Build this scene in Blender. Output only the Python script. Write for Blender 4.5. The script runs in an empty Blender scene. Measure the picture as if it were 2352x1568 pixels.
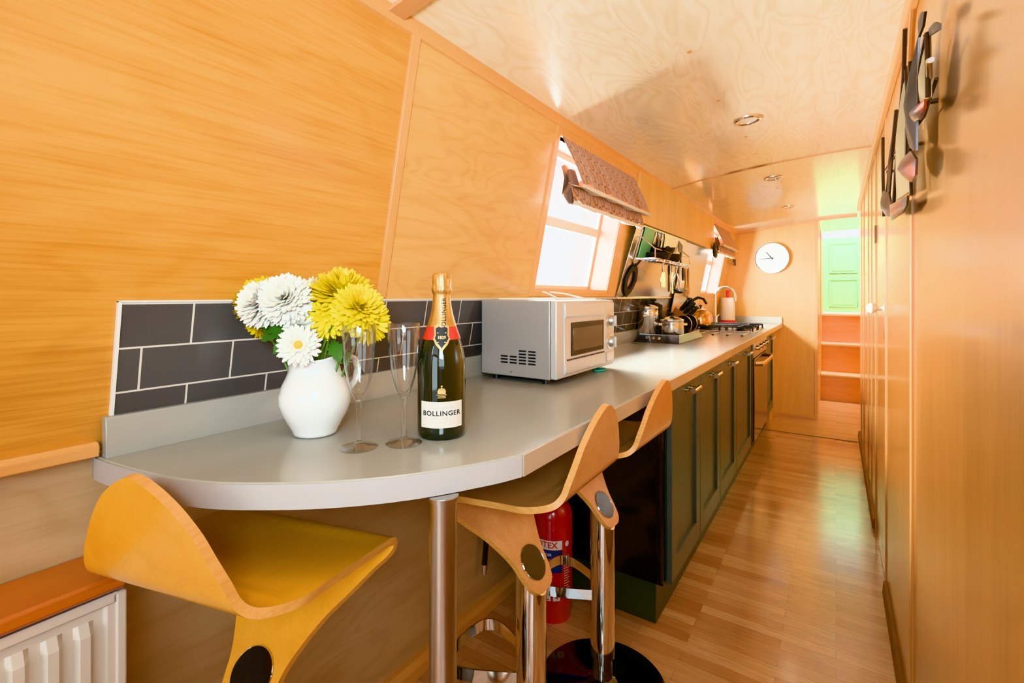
import bpy, bmesh, math, random
from mathutils import Vector, Matrix
random.seed(7)
sc = bpy.context.scene
COL = sc.collection
PI = math.pi
sin, cos = math.sin, math.cos

# ------------------------------------------------------------------ materials
def lin(c):
    return tuple(((v/12.92) if v <= .04045 else ((v+.055)/1.055)**2.4) for v in c)
def rgb(r, g, b):
    return lin((r/255, g/255, b/255)) + (1,)

class NT:
    def __init__(s, name):
        s.m = bpy.data.materials.new(name); s.m.use_nodes = True
        s.t = s.m.node_tree; s.b = s.t.nodes['Principled BSDF']
    def n(s, typ, **kw):
        nd = s.t.nodes.new(typ)
        for k, v in kw.items():
            if k.startswith('i_'): nd.inputs[k[2:].replace('_', ' ')].default_value = v
            else: setattr(nd, k, v)
        return nd
    def l(s, a, b): s.t.links.new(a, b)
    def math(s, op, a, b=None, c=None):
        nd = s.n('ShaderNodeMath', operation=op)
        for i, v in enumerate((a, b, c)):
            if v is None: continue
            if isinstance(v, (int, float)): nd.inputs[i].default_value = v
            else: s.l(v, nd.inputs[i])
        return nd.outputs[0]
    def mix(s, f, a, b, bt='MIX'):
        nd = s.n('ShaderNodeMix', data_type='RGBA', blend_type=bt)
        for i, v in ((0, f), (6, a), (7, b)):
            if isinstance(v, (int, float, tuple)): nd.inputs[i].default_value = v
            else: s.l(v, nd.inputs[i])
        return nd.outputs[2]
    def coord(s, scale=(1, 1, 1), rot=(0, 0, 0), loc=(0, 0, 0)):
        tc = s.n('ShaderNodeTexCoord'); mp = s.n('ShaderNodeMapping')
        mp.inputs['Scale'].default_value = scale; mp.inputs['Rotation'].default_value = rot; mp.inputs['Location'].default_value = loc
        s.l(tc.outputs['Object'], mp.inputs['Vector']); return mp.outputs[0]
    def noise(s, vec, scale, detail=3, dist=0, rough=.5):
        nd = s.n('ShaderNodeTexNoise'); nd.inputs['Scale'].default_value = scale
        nd.inputs['Detail'].default_value = detail; nd.inputs['Distortion'].default_value = dist; nd.inputs['Roughness'].default_value = rough
        s.l(vec, nd.inputs['Vector']); return nd.outputs['Fac']
    def ramp(s, f, lo, hi):
        nd = s.n('ShaderNodeMapRange'); nd.inputs['From Min'].default_value = lo; nd.inputs['From Max'].default_value = hi
        s.l(f, nd.inputs['Value']); return nd.outputs[0]
    def bump(s, h, strength=.2, dist=.01):
        nd = s.n('ShaderNodeBump'); nd.inputs['Strength'].default_value = strength; nd.inputs['Distance'].default_value = dist
        s.l(h, nd.inputs['Height']); s.l(nd.outputs[0], s.b.inputs['Normal'])
    def setp(s, **kw):
        for k, v in kw.items(): s.b.inputs[k.replace('_', ' ')].default_value = v
        return s

def plain(name, c, rough=.5, metal=0., var=.04, scale=30, **kw):
    t = NT(name); t.setp(Roughness=rough, Metallic=metal, **kw)
    nz = t.noise(t.coord(), scale, 3)
    c2 = tuple(max(0, v*(1-var*2)) for v in c[:3]) + (1,)
    t.l(t.mix(nz, c2, c), t.b.inputs['Base Color'])
    return t.m

def wood(name, light, dark, axis, fig=.5, scale=1., rough=.35, coat=.0, pores=.35, figs=24., crough=.12):
    """axis = grain direction; fig = strength of the cathedral figure."""
    t = NT(name); t.setp(Roughness=rough, Coat_Weight=coat, Coat_Roughness=crough, Coat_IOR=1.6)
    ax = 'xyz'.index(axis)
    def sv(al, acr): return tuple((al if i == ax else acr)*scale for i in range(3))
    n1 = t.noise(t.coord(sv(.55, 5)), 2.2, 6, .4, .6)
    n2 = t.noise(t.coord(sv(.5, 1.9), loc=(3.1, 1.7, .4)), 1.5, 2, .5)
    rings = t.math('MULTIPLY_ADD', t.math('SINE', t.math('MULTIPLY', n2, figs*2.2)), .5, .5)
    rings = t.math('POWER', rings, 2.5)
    n3 = t.noise(t.coord(sv(1.1, 34)), 3.0, 4, .2)
    f = t.math('MULTIPLY', t.ramp(n1, .3, .7), .45)
    f = t.math('ADD', f, t.math('MULTIPLY', rings, fig*.4))
    f = t.math('ADD', f, t.math('MULTIPLY', t.ramp(n3, .45, .75), pores*.5))
    t.l(t.mix(f, light, dark), t.b.inputs['Base Color'])
    return t.m

M = {}
M['wall_l'] = wood('left_panel_wood', rgb(228,164,80), rgb(180,106,36), 'y', .3, 1.7, .36, .35, .75)
M['wall_l2'] = wood('left_panel_wood_figured', rgb(238,188,116), rgb(206,146,82), 'y', .8, 2.6, .36, .35, .5, 30)
M['wall_low'] = wood('lower_panel_wood', rgb(220,188,146), rgb(186,148,106), 'y', .5, 1.8, .45)
M['ceil'] = wood('ceiling_wood', rgb(255,249,230), rgb(236,216,176), 'y', .9, 2.2, .3, 1., .3, 44)
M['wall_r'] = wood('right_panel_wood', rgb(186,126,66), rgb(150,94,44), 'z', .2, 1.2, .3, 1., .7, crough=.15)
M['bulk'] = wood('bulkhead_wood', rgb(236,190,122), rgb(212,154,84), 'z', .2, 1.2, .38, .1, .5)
M['trim'] = wood('trim_wood', rgb(234,176,112), rgb(210,142,78), 'y', .1, 2., .35, .2)
M['trimz'] = wood('trim_wood_upright', rgb(234,176,112), rgb(210,142,78), 'z', .1, 2., .35, .2)
M['trimx'] = wood('trim_wood_cross', rgb(222,168,118), rgb(200,138,90), 'x', .1, 2., .35, .2)
M['shelf'] = wood('orange_shelf_wood', rgb(214,122,48), rgb(190,96,34), 'y', .15, 1.6, .35, .2)
M['step'] = wood('step_wood', rgb(228,152,66), rgb(200,116,40), 'x', .3, 1.5, .35, .2)
M['tread'] = wood('lit_tread_wood', rgb(238,206,160), rgb(222,180,126), 'x', .1, 1.5, .4)  # paler than the risers: hatch light on the treads put into colour
M['ply'] = wood('plywood_seat', rgb(246,178,68), rgb(224,144,40), 'x', .12, 2., .3, .4, .5)
M['ply_shaded'] = wood('plywood_seat_shaded', rgb(224,166,114), rgb(196,132,82), 'x', .12, 2., .3, .4, .5)  # same ply, browner: lighting on the farther stools put into colour
M['ply_edge'] = wood('plywood_edge', rgb(232,170,98), rgb(176,110,54), 'x', .1, 14., .45)
M['block'] = wood('knife_block_wood', rgb(196,122,66), rgb(166,92,44), 'z', .3, 6., .4)
M['spoonwood'] = wood('spoon_wood', rgb(206,140,78), rgb(170,104,52), 'z', .1, 6., .5)
M['dkwood'] = wood('dark_wood', rgb(150,98,56), rgb(112,68,36), 'x', .1, 4., .45)

def floor_mat(name, c1, c2, c3, rough):
    t = NT(name); t.setp(Roughness=rough, Coat_Weight=.8, Coat_Roughness=.14)
    br = t.n('ShaderNodeTexBrick', offset=.37, offset_frequency=2)
    for k, v in (('Color1', c1), ('Color2', c2), ('Mortar', c3)): br.inputs[k].default_value = v
    for k, v in (('Scale', 1.), ('Mortar Size', .0006), ('Mortar Smooth', .3), ('Bias', 0.), ('Brick Width', .42), ('Row Height', .048)): br.inputs[k].default_value = v
    t.l(t.coord(), br.inputs['Vector'])
    g = t.noise(t.coord((3, 50, 3)), 3, 4)
    col = t.mix(t.math('MULTIPLY', t.ramp(g, .4, .75), .4), br.outputs['Color'], c3)
    g2 = t.noise(t.coord((.6, 2.2, 1)), 2, 3)
    col = t.mix(t.math('MULTIPLY', t.ramp(g2, .35, .7), .25), col, c1)
    t.l(col, t.b.inputs['Base Color'])
    return t.m
M['floor'] = floor_mat('strip_floor', rgb(232,188,148), rgb(188,130,90), rgb(112,70,44), .2)
M['floor2'] = floor_mat('pale_strip_floor', rgb(214,168,116), rgb(192,142,92), rgb(160,112,68), .35)

def laminate(name, c, rough):
    t = NT(name); t.setp(Roughness=rough, Specular_IOR_Level=.6)
    n = t.noise(t.coord((2, 1, 1)), 3, 4); n2 = t.noise(t.coord((30, 2, 30)), 6, 3)
    d = tuple(v*.86 for v in c[:3]) + (1,)
    t.l(t.mix(t.math('ADD', t.math('MULTIPLY', n, .5), t.math('MULTIPLY', n2, .4)), c, d), t.b.inputs['Base Color'])
    return t.m
M['top'] = laminate('grey_laminate', rgb(172,168,160), .2)
M['top_edge'] = laminate('grey_laminate_edge', rgb(190,182,178), .35)
M['top_strip'] = laminate('beige_laminate_edge', rgb(196,172,146), .35)

# tiles: half-bond bricks 152 x 76 mm on the sloping wall
def tiles():
    t = NT('dark_tiles')
    tc = t.n('ShaderNodeTexCoord'); br = t.n('ShaderNodeTexBrick', offset=.5, offset_frequency=2)
    t.l(tc.outputs['UV'], br.inputs['Vector'])
    for k, v in (('Color1', rgb(90,85,84)), ('Color2', rgb(95,90,89)), ('Mortar', rgb(226,214,200))): br.inputs[k].default_value = v
    for k, v in (('Scale', 1.), ('Mortar Size', .0017), ('Mortar Smooth', .05), ('Bias', 0.), ('Brick Width', .150), ('Row Height', .0765)): br.inputs[k].default_value = v
    t.l(br.outputs['Color'], t.b.inputs['Base Color'])
    t.l(t.math('MULTIPLY_ADD', br.outputs['Fac'], .5, .12), t.b.inputs['Roughness'])
    return t.m
M['tiles'] = tiles()

# blind: taupe with a dark chain-link pattern
def blind_mat():
    t = NT('blind_fabric'); t.setp(Roughness=.9, Sheen_Weight=.3)
    tc = t.n('ShaderNodeTexCoord')
    def br(loc, w, h, m, off):
        mp = t.n('ShaderNodeMapping'); mp.inputs['Location'].default_value = loc; t.l(tc.outputs['UV'], mp.inputs['Vector'])
        b = t.n('ShaderNodeTexBrick', offset=off, offset_frequency=2); t.l(mp.outputs[0], b.inputs['Vector'])
        for k, v in (('Scale', 1.), ('Mortar Size', m), ('Mortar Smooth', .3), ('Brick Width', w), ('Row Height', h), ('Bias', 0.)): b.inputs[k].default_value = v
        return b.outputs['Fac']
    sep = t.n('ShaderNodeSeparateXYZ'); t.l(tc.outputs['UV'], sep.inputs[0])
    # rounded hexagonal links: staggered cells, ellipse outline in each
    P, Q = .060, .058
    row = t.math('FLOOR', t.math('DIVIDE', sep.outputs['Y'], Q))
    odd = t.math('MULTIPLY', t.math('MODULO', t.math('ABSOLUTE', row), 2.), .5)
    u = t.math('SUBTRACT', t.math('FRACT', t.math('ADD', t.math('DIVIDE', sep.outputs['X'], P), odd)), .5)
    v = t.math('SUBTRACT', t.math('FRACT', t.math('DIVIDE', sep.outputs['Y'], Q)), .5)
    r = t.math('ADD', t.math('MULTIPLY', t.math('ABSOLUTE', u), 1.5), t.math('MULTIPLY', t.math('ABSOLUTE', v), .62))
    r = t.math('MAXIMUM', r, t.math('ABSOLUTE', v))
    o1 = t.math('LESS_THAN', t.math('ABSOLUTE', t.math('SUBTRACT', r, .46)), .085)
    o2 = t.math('LESS_THAN', t.math('ABSOLUTE', t.math('SUBTRACT', r, .19)), .04)
    o = t.math('MAXIMUM', o1, t.math('MULTIPLY', o2, .45))
    nz = t.noise(t.coord(), 300, 2)
    base = t.mix(nz, rgb(206,148,98), rgb(176,116,70))
    t.l(t.mix(t.math('MULTIPLY', o, .8), base, rgb(88,50,30)), t.b.inputs['Base Color'])
    return t.m
M['blind'] = blind_mat()
M['lining'] = plain('blind_lining', rgb(236,226,214), .9, 0, .05)
M['blind_plain'] = plain('blind_brown_fabric', rgb(150,112,92), .9, 0, .2, 60)

M['green'] = plain('green_cabinet_paint', rgb(88,96,90), .33, 0, .06, 12)
M['green_dk'] = plain('dark_green_paint', rgb(44,56,36), .4, 0, .05, 12)
M['door_green'] = plain('bright_green_paint', rgb(150,208,168), .45, 0, .03, 5)
M['black_gloss'] = plain('black_gloss', rgb(20,16,15), .12, 0, .1)
M['black'] = plain('black_plastic', rgb(26,26,28), .4)
M['black_iron'] = plain('black_iron', rgb(34,34,36), .5, .3)
M['chrome'] = plain('chrome', (.86,.85,.84,1), .06, 1., .01)
M['steel'] = plain('brushed_steel', (.66,.62,.58,1), .28, 1., .06, 60)
M['steel2'] = plain('polished_steel', (.78,.77,.76,1), .14, 1., .03, 20)
M['sheet'] = plain('steel_sheet', (.72,.71,.70,1), .22, 1., .04, 8)
M['mirror_black'] = plain('dark_mirror', (.13,.12,.115,1), .07, 1., .2, 9)
M['silver'] = plain('silver_paint', rgb(176,170,166), .38, .35, .02)
M['silver_lt'] = plain('light_silver_paint', rgb(206,200,196), .36, .25, .02)
M['dark_glass'] = plain('dark_oven_glass', rgb(58,52,50), .1, 0, .05)
M['mw_glass'] = plain('microwave_mesh_window', rgb(120,108,98), .15, .3, .12, 14)
M['bronze_glass'] = plain('bronze_oven_glass', (.24,.155,.09,1), .08, 1., .05, 10)
M['white'] = plain('white_ceramic', rgb(242,240,236), .12, 0, .01, Coat_Weight=.5)
M['white_pl'] = plain('white_paint', rgb(240,236,230), .4, 0, .02)
M['dialw'] = plain('clock_dial', rgb(212,212,212), .5, 0, .01)
M['alu'] = plain('grey_window_frame', rgb(150,148,146), .4, 0, .02)
M['radiator'] = plain('radiator_enamel', rgb(238,230,220), .35, 0, .02)
M['red'] = plain('red_enamel', rgb(196,20,28), .22, 0, .05, Coat_Weight=.4)
M['redpl'] = plain('red_plastic', rgb(206,52,64), .35)
M['paper'] = plain('white_label', rgb(232,220,208), .6, 0, .02)
M['blue'] = plain('blue_label', rgb(52,70,118), .5)
M['gold'] = plain('gold_foil', (.86,.54,.20,1), .3, .85, .12, 70)
M['goldprint'] = plain('gold_print', (.80,.55,.22,1), .4, .6)
M['redlabel'] = plain('red_neck_label', rgb(214,52,30), .45)
M['blackprint'] = plain('black_print', rgb(30,28,28), .6)
M['whiteprint'] = plain('white_print', rgb(236,226,222), .6)
M['greyprint'] = plain('grey_print', rgb(170,160,152), .6)
M['bottle'] = plain('green_bottle_glass', rgb(14,26,10), .05, 0, .1, Coat_Weight=.8, Coat_Roughness=.03)
M['yellow'] = plain('yellow_petals', rgb(255,220,24), .55, 0, .05, 40, Subsurface_Weight=.15)
M['yellow2'] = plain('yellow_centre', rgb(230,190,40), .7)
M['petal_w'] = plain('white_petals', rgb(255,246,232), .55, 0, .02, 40, Subsurface_Weight=.15)
M['leaf'] = plain('green_leaf', rgb(74,122,44), .5, 0, .25, 40)
M['stem'] = plain('green_stem', rgb(110,146,60), .5, 0, .15, 30)
M['copper'] = plain('copper_kettle', (.72,.40,.16,1), .18, 1., .08, 14)
M['brass'] = plain('pale_brass', (.80,.62,.42,1), .22, 1., .05)
M['grate'] = plain('cast_grate', rgb(40,40,44), .45, .2)
M['tray'] = plain('dark_grey_tray', rgb(62,66,74), .28, .5, .05)
M['teal'] = plain('teal_glow', rgb(60,170,150), .8)
M['board_green'] = plain('green_board', rgb(120,200,150), .4)
M['cream'] = plain('cream_metal', rgb(158,140,106), .35, .5, .15, 8)
M['rust'] = plain('dark_metal', rgb(84,62,50), .38, .7, .25, 14)
M['gun'] = plain('gun_metal', rgb(74,68,66), .32, .8, .2, 12)
def heat():
    t = NT('heat_coloured_metal'); t.setp(Roughness=.3, Metallic=.8)
    n = t.noise(t.coord(), 14, 2)
    t.l(t.mix(t.ramp(n, .42, .62), rgb(104,94,94), rgb(160,82,52)), t.b.inputs['Base Color'])
    return t.m
M['heat'] = heat()

def glass(name, col, rough=0.):
    t = NT(name); t.setp(Roughness=rough, Transmission_Weight=1., IOR=1.45); t.b.inputs['Base Color'].default_value = col
    return t.m
def thin_glass():
    t = NT('clear_glass'); o = t.t.nodes['Material Output']
    tr = t.n('ShaderNodeBsdfTransparent'); tr.inputs['Color'].default_value = (.985, .98, .97, 1); gl = t.n('ShaderNodeBsdfGlossy'); gl.inputs['Roughness'].default_value = .015
    lw = t.n('ShaderNodeLayerWeight'); lw.inputs['Blend'].default_value = .5; mx = t.n('ShaderNodeMixShader')
    t.l(t.math('MULTIPLY_ADD', t.math('POWER', lw.outputs['Facing'], 2.4), .8, .05), mx.inputs[0]); t.l(tr.outputs[0], mx.inputs[1]); t.l(gl.outputs[0], mx.inputs[2]); t.l(mx.outputs[0], o.inputs[0])
    return t.m
M['glass'] = thin_glass()
def pane():
    t = NT('window_glass'); o = t.t.nodes['Material Output']
    tr = t.n('ShaderNodeBsdfTransparent'); gl = t.n('ShaderNodeBsdfGlossy'); gl.inputs['Roughness'].default_value = .02
    mx = t.n('ShaderNodeMixShader'); mx.inputs[0].default_value = .05
    t.l(tr.outputs[0], mx.inputs[1]); t.l(gl.outputs[0], mx.inputs[2]); t.l(mx.outputs[0], o.inputs[0])
    return t.m
M['pane'] = pane()

# ------------------------------------------------------------------ mesh builder
class MB:
    def __init__(s): s.v = []; s.f = []; s.uv = {}; s.mi = []; s.cur = 0
    def add(s, vs, fs):
        o = len(s.v); s.v += [tuple(v) for v in vs]; s.f += [tuple(i+o for i in f) for f in fs]; s.mi += [s.cur]*len(fs); return o
    def box(s, x0, x1, y0, y1, z0, z1):
        vs = [(x, y, z) for z in (z0, z1) for y in (y0, y1) for x in (x0, x1)]
        s.add(vs, [(0,2,3,1), (4,5,7,6), (0,1,5,4), (2,6,7,3), (0,4,6,2), (1,3,7,5)]); return s
    def hexa(s, pts):  # 8 points: bottom 4 (ccw), top 4
        s.add(pts, [(3,2,1,0), (4,5,6,7), (0,1,5,4), (1,2,6,5), (2,3,7,6), (3,0,4,7)]); return s
    def prism(s, poly, axis, a0, a1):
        n = len(poly)
        def P(p, a):
            if axis == 'x': return (a, p[0], p[1])
            if axis == 'y': return (p[0], a, p[1])
            return (p[0], p[1], a)
        s.add([P(p, a0) for p in poly]+[P(p, a1) for p in poly],
              [tuple(range(n))[::-1], tuple(range(n, 2*n))]+[(i, (i+1) % n, n+(i+1) % n, n+i) for i in range(n)]); return s
    def tube(s, pts, r, n=10, closed=False, caps=True, flat=None):
        pts = [Vector(p) for p in pts]; m = len(pts); rs = r if isinstance(r, (list, tuple)) else [r]*m
        rings = []; up = None
        for i, p in enumerate(pts):
            a = pts[(i-1) % m] if (closed or i > 0) else p; b = pts[(i+1) % m] if (closed or i < m-1) else p
            d = (b-a).normalized() if (b-a).length > 1e-9 else Vector((0, 0, 1))
            if up is None: up = Vector((0, 0, 1)) if abs(d.z) < .9 else Vector((1, 0, 0))
            u = (up-d*up.dot(d)); u = u.normalized() if u.length > 1e-6 else d.orthogonal().normalized(); w = d.cross(u); up = u
            fu, fw = flat if flat else (1, 1)
            rings.append([p+(u*cos(2*PI*k/n)*fu+w*sin(2*PI*k/n)*fw)*rs[i] for k in range(n)])
        vs = [q for rg in rings for q in rg]; fs = []
        for i in range(m if closed else m-1):
            j = (i+1) % m
            fs += [(i*n+k, i*n+(k+1) % n, j*n+(k+1) % n, j*n+k) for k in range(n)]
        if caps and not closed: fs += [tuple(range(n))[::-1], tuple(range((m-1)*n, m*n))]
        s.add(vs, fs); return s
    def strip(s, path, th, z0, z1):
        P_ = [Vector((p[0], p[1])) for p in path]; n = len(P_); vs = []
        for i, p in enumerate(P_):
            d = (P_[min(n-1, i+1)]-P_[max(0, i-1)]).normalized(); q = Vector((-d.y, d.x))*th/2
            vs += [(p.x+q.x, p.y+q.y, z0), (p.x+q.x, p.y+q.y, z1), (p.x-q.x, p.y-q.y, z1), (p.x-q.x, p.y-q.y, z0)]
        s.add(vs, [(i*4+k, i*4+(k+1) % 4, i*4+4+(k+1) % 4, i*4+4+k) for i in range(n-1) for k in range(4)]+[(0, 1, 2, 3), (4*n-4, 4*n-3, 4*n-2, 4*n-1)]); return s
    def cyl(s, p0, p1, r0, r1=None, n=24): return s.tube([p0, p1], [r0, r0 if r1 is None else r1], n)
    def lathe(s, prof, c=(0, 0, 0), n=40, warp=None, a0=0., a1=2*PI, M4=None):
        full = abs(a1-a0-2*PI) < 1e-6; m = n if full else n+1; vs = []
        for r, z in prof:
            for k in range(m):
                a = a0+(a1-a0)*k/n; p = (r*cos(a), r*sin(a), z)
                if warp: p = warp(p, a)
                if M4 is not None: p = tuple(M4 @ Vector(p))
                vs.append((p[0]+c[0], p[1]+c[1], p[2]+c[2]))
        fs = []
        for i in range(len(prof)-1):
            for k in range(n):
                k2 = (k+1) % m
                fs.append((i*m+k, i*m+k2, (i+1)*m+k2, (i+1)*m+k))
        s.add(vs, fs); return s
    def grid(s, pts, nu, nv):
        """pts indexed [i*nv+j]"""
        s.add(pts, [(i*nv+j, (i+1)*nv+j, (i+1)*nv+j+1, i*nv+j+1) for i in range(nu-1) for j in range(nv-1)]); return s
    def xf(s, m, start=0):
        for i in range(start, len(s.v)): s.v[i] = tuple(m @ Vector(s.v[i]))
        return s
    def build(s, name, mat, parent=None, smooth=True, bevel=0., ang=35, world=True, weld=True, uvf=None, solid=0., recalc=True, sub=0):
        me = bpy.data.meshes.new(name)
        off = parent['_base'] if (parent is not None and world and '_base' in parent) else (0, 0, 0)
        me.from_pydata([(x-off[0], y-off[1], z-off[2]) for x, y, z in s.v], [], s.f)
        mats = mat if isinstance(mat, (list, tuple)) else [mat]
        for mm in mats: me.materials.append(mm)
        if len(mats) > 1: me.polygons.foreach_set('material_index', s.mi)
        bm = bmesh.new(); bm.from_mesh(me)
        if weld: bmesh.ops.remove_doubles(bm, verts=bm.verts, dist=1e-6)
        if recalc: bmesh.ops.recalc_face_normals(bm, faces=bm.faces)
        if uvf:
            L = bm.loops.layers.uv.new('UVMap')
            for f in bm.faces:
                for lp in f.loops:
                    c = lp.vert.co; lp[L].uv = uvf((c.x+off[0], c.y+off[1], c.z+off[2]))
        bm.to_mesh(me); bm.free()
        if smooth:
            me.polygons.foreach_set('use_smooth', [True]*len(me.polygons)); me.set_sharp_from_angle(angle=math.radians(ang))
        ob = bpy.data.objects.new(name, me); COL.objects.link(ob)
        ob['_base'] = off
        if parent is not None: ob.parent = parent
        if solid:
            sm = ob.modifiers.new('solid', 'SOLIDIFY'); sm.thickness = solid; sm.offset = 0
        if bevel:
            b = ob.modifiers.new('bevel', 'BEVEL'); b.width = bevel; b.segments = 2; b.limit_method = 'ANGLE'; b.angle_limit = math.radians(40)
        if sub:
            b = ob.modifiers.new('sub', 'SUBSURF'); b.levels = sub; b.render_levels = sub
        return ob

def tag(o, label=None, cat=None, group=None, kind=None):
    if label: o['label'] = label
    if cat: o['category'] = cat
    if group: o['group'] = group
    if kind: o['kind'] = kind
    return o
def thing(name, loc, label, cat, group=None, rz=0.):
    o = bpy.data.objects.new(name, None); COL.objects.link(o); o.empty_display_size = .05
    o.location = loc; o.rotation_euler = (0, 0, rz); o['_base'] = loc
    return tag(o, label, cat, group)
def struct(o): o['kind'] = 'structure'; return o
def dup(root, loc, rz, label, group=None):
    r = root.copy(); COL.objects.link(r); r.location = loc; r.rotation_euler = (0, 0, rz); r['label'] = label
    for ch in root.children:
        c = ch.copy(); COL.objects.link(c); c.parent = r
        for g in ch.children:
            d = g.copy(); COL.objects.link(d); d.parent = c
    return r
def recolour(root, part, mat):
    for ch in root.children:
        if ch.name.split('.')[0] == part: ch.material_slots[0].link = 'OBJECT'; ch.material_slots[0].material = M[mat]
def RZ(a): return Matrix.Rotation(a, 4, 'Z')
def T(x, y, z): return Matrix.Translation((x, y, z))

def text_mb(txt, size, fn, bold=0., align='CENTER', spacing=1.):
    """flat lettering; fn maps (s, t) in the text plane to a point of the surface"""
    cu = bpy.data.curves.new('lettering', 'FONT'); cu.body = txt; cu.size = size; cu.align_x = align; cu.align_y = 'CENTER'
    cu.offset = bold; cu.space_character = spacing; cu.resolution_u = 3
    ob = bpy.data.objects.new('lettering', cu); COL.objects.link(ob)
    bpy.context.view_layer.update()
    dg = bpy.context.evaluated_depsgraph_get(); me = ob.evaluated_get(dg).to_mesh()
    mb = MB(); mb.add([fn(v.co.x, v.co.y) for v in me.vertices], [tuple(p.vertices) for p in me.polygons])
    ob.evaluated_get(dg).to_mesh_clear(); bpy.data.objects.remove(ob); bpy.data.curves.remove(cu)
    return mb

# ------------------------------------------------------------------ camera
H = 1.175
TH = math.atan(744/1100)
cam_d = bpy.data.cameras.new('camera'); cam = bpy.data.objects.new('camera', cam_d); COL.objects.link(cam)
cam.location = (0, 0, H); cam.rotation_euler = (PI/2, 0, TH)
cam_d.sensor_width = 36; cam_d.lens = 36*1100/2352; cam_d.shift_y = -104/2352; cam_d.clip_start = .02
sc.camera = cam

# ------------------------------------------------------------------ room shell
def wx(z, off=0.): return -.97+.2*(z-1.175)+off       # sloping cabin side
def cz(x): return 1.175+.74-.095*((x-.2)/1.055)**2     # cambered roof lining
YB = 5.37                                              # bulkhead
XR = .166                                              # corridor side partition

mb = MB(); mb.box(-1.16, 1.15, -2.6, 4.75, -.03, 0); struct(mb.build('floor', M['floor'], smooth=False))
mb = MB(); mb.box(-1.16, 1.15, 4.752, 7.6, -.03, .002); struct(mb.build('floor', M['floor2'], smooth=False))
mb = MB(); mb.box(-.62, XR-.001, 4.742, 4.756, 0, .004); struct(mb.build('trim_1', M['dkwood'], bevel=.001))

def ceil_piece(name, y0, y1, x0=-.90, x1=1.2):
    mb = MB(); n = 24; pts = []
    for k in range(n+1):
        x = x0+(x1-x0)*k/n
        pts += [(x, y0, cz(x)), (x, y1, cz(x))]
    mb.grid(pts, n+1, 2)
    pts = [(x, y, z+.03) for x, y, z in pts]; mb.grid(pts, n+1, 2)
    return struct(mb.build(name, M['ceil'], weld=False, recalc=False))
ceil_piece('ceiling', -2.6, .757); ceil_piece('ceiling', .757, 2.94); ceil_piece('ceiling', 2.94, 6.5)
def batten_x(name, y, w, h, x0=-.86, x1=.16, mat='trimx'):
    mb = MB(); n = 16
    for k in range(n):
        xa = x0+(x1-x0)*k/n; xb = x0+(x1-x0)*(k+1)/n
        mb.hexa([(xa, y-w/2, cz(xa)-h), (xb, y-w/2, cz(xb)-h), (xb, y+w/2, cz(xb)-h), (xa, y+w/2, cz(xa)-h),
                 (xa, y-w/2, cz(xa)+.004), (xb, y-w/2, cz(xb)+.004), (xb, y+w/2, cz(xb)+.004), (xa, y+w/2, cz(xa)+.004)])
    return struct(mb.build(name, M[mat]))
batten_x('trim_2', .757, .045, .010); batten_x('trim_3', 2.94, .014, .005)
batten_x('trim_4', YB-.012, .024, .022)

# left wall: sloping upper panels with two window openings
W1 = (1.57, 2.27, 1.203, 1.772); W2 = (4.27, 4.95, 1.203, 1.772)
def wall_piece(name, mat, y0, y1, z0, z1, holes=()):
    ys = sorted({y0, y1, *[h[0] for h in holes], *[h[1] for h in holes]}); zs = sorted({z0, z1, *[h[2] for h in holes], *[h[3] for h in holes]})
    mb = MB()
    for a, b in zip(ys, ys[1:]):
        for c, d in zip(zs, zs[1:]):
            if any(h[0] <= a and b <= h[1] and h[2] <= c and d <= h[3] for h in holes): continue
            mb.hexa([(wx(c)-.02, a, c), (wx(c), a, c), (wx(c), b, c), (wx(c)-.02, b, c), (wx(d)-.02, a, d), (wx(d), a, d), (wx(d), b, d), (wx(d)-.02, b, d)])
    return struct(mb.build(name, mat, smooth=False))
wall_piece('wall_left', M['wall_l'], -2.6, .82, .915, 1.86)
wall_piece('wall_left', M['wall_l2'], .82, YB, .915, 1.86, (W1, W2))
wall_piece('wall_left', M['bulk'], YB, 7.6, .0, 2.05)
# lower hull-side lining under the gunwale
mb = MB(); mb.hexa([(-1.12, -2.6, 0), (-1.10, -2.6, 0), (-1.10, YB, 0), (-1.12, YB, 0), (-1.07, -2.6, .93), (-1.05, -2.6, .93), (-1.05, YB, .93), (-1.07, YB, .93)])
struct(mb.build('wall_left', M['wall_low'], smooth=False))
mb = MB(); mb.box(-1.095, -1.089, .358, .361, .08, .56); 
# batten, cornice, gunwale trim
mb = MB()
for (y0, y1) in ((.817, .843),):
    mb.hexa([(wx(1.17)-.005, y0, 1.17), (wx(1.17)+.008, y0, 1.17), (wx(1.17)+.008, y1, 1.17), (wx(1.17)-.005, y1, 1.17),
             (wx(1.82)-.005, y0, 1.82), (wx(1.82)+.008, y0, 1.82), (wx(1.82)+.008, y1, 1.82), (wx(1.82)-.005, y1, 1.82)])
struct(mb.build('trim_5', M['trimz'], bevel=.002))
mb = MB(); mb.prism([(-.853, 1.797), (-.838, 1.803), (-.832, 1.812), (-.826, 1.818), (-.812, 1.833), (-.80, 1.842), (-.80, 1.85), (-.86, 1.85)], 'y', -2.6, YB)
struct(mb.build('trim_6', M['trim'], ang=25))
mb = MB(); mb.prism([(-1.06, .912), (-1.0, .912), (-.998, .930), (-1.006, .936), (-1.06, .936)], 'y', -2.6, .272)
struct(mb.build('trim_7', M['trim'], bevel=.002))
mb = MB(); mb.prism([(-1.11, 0), (-1.062, 0), (-1.062, .035), (-1.078, .05), (-1.11, .05)], 'y', .25, 1.69)
struct(mb.build('baseboard_left', M['trim'], bevel=.002))
# thin white edge strip of the tiling is part of the splashback below

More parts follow.
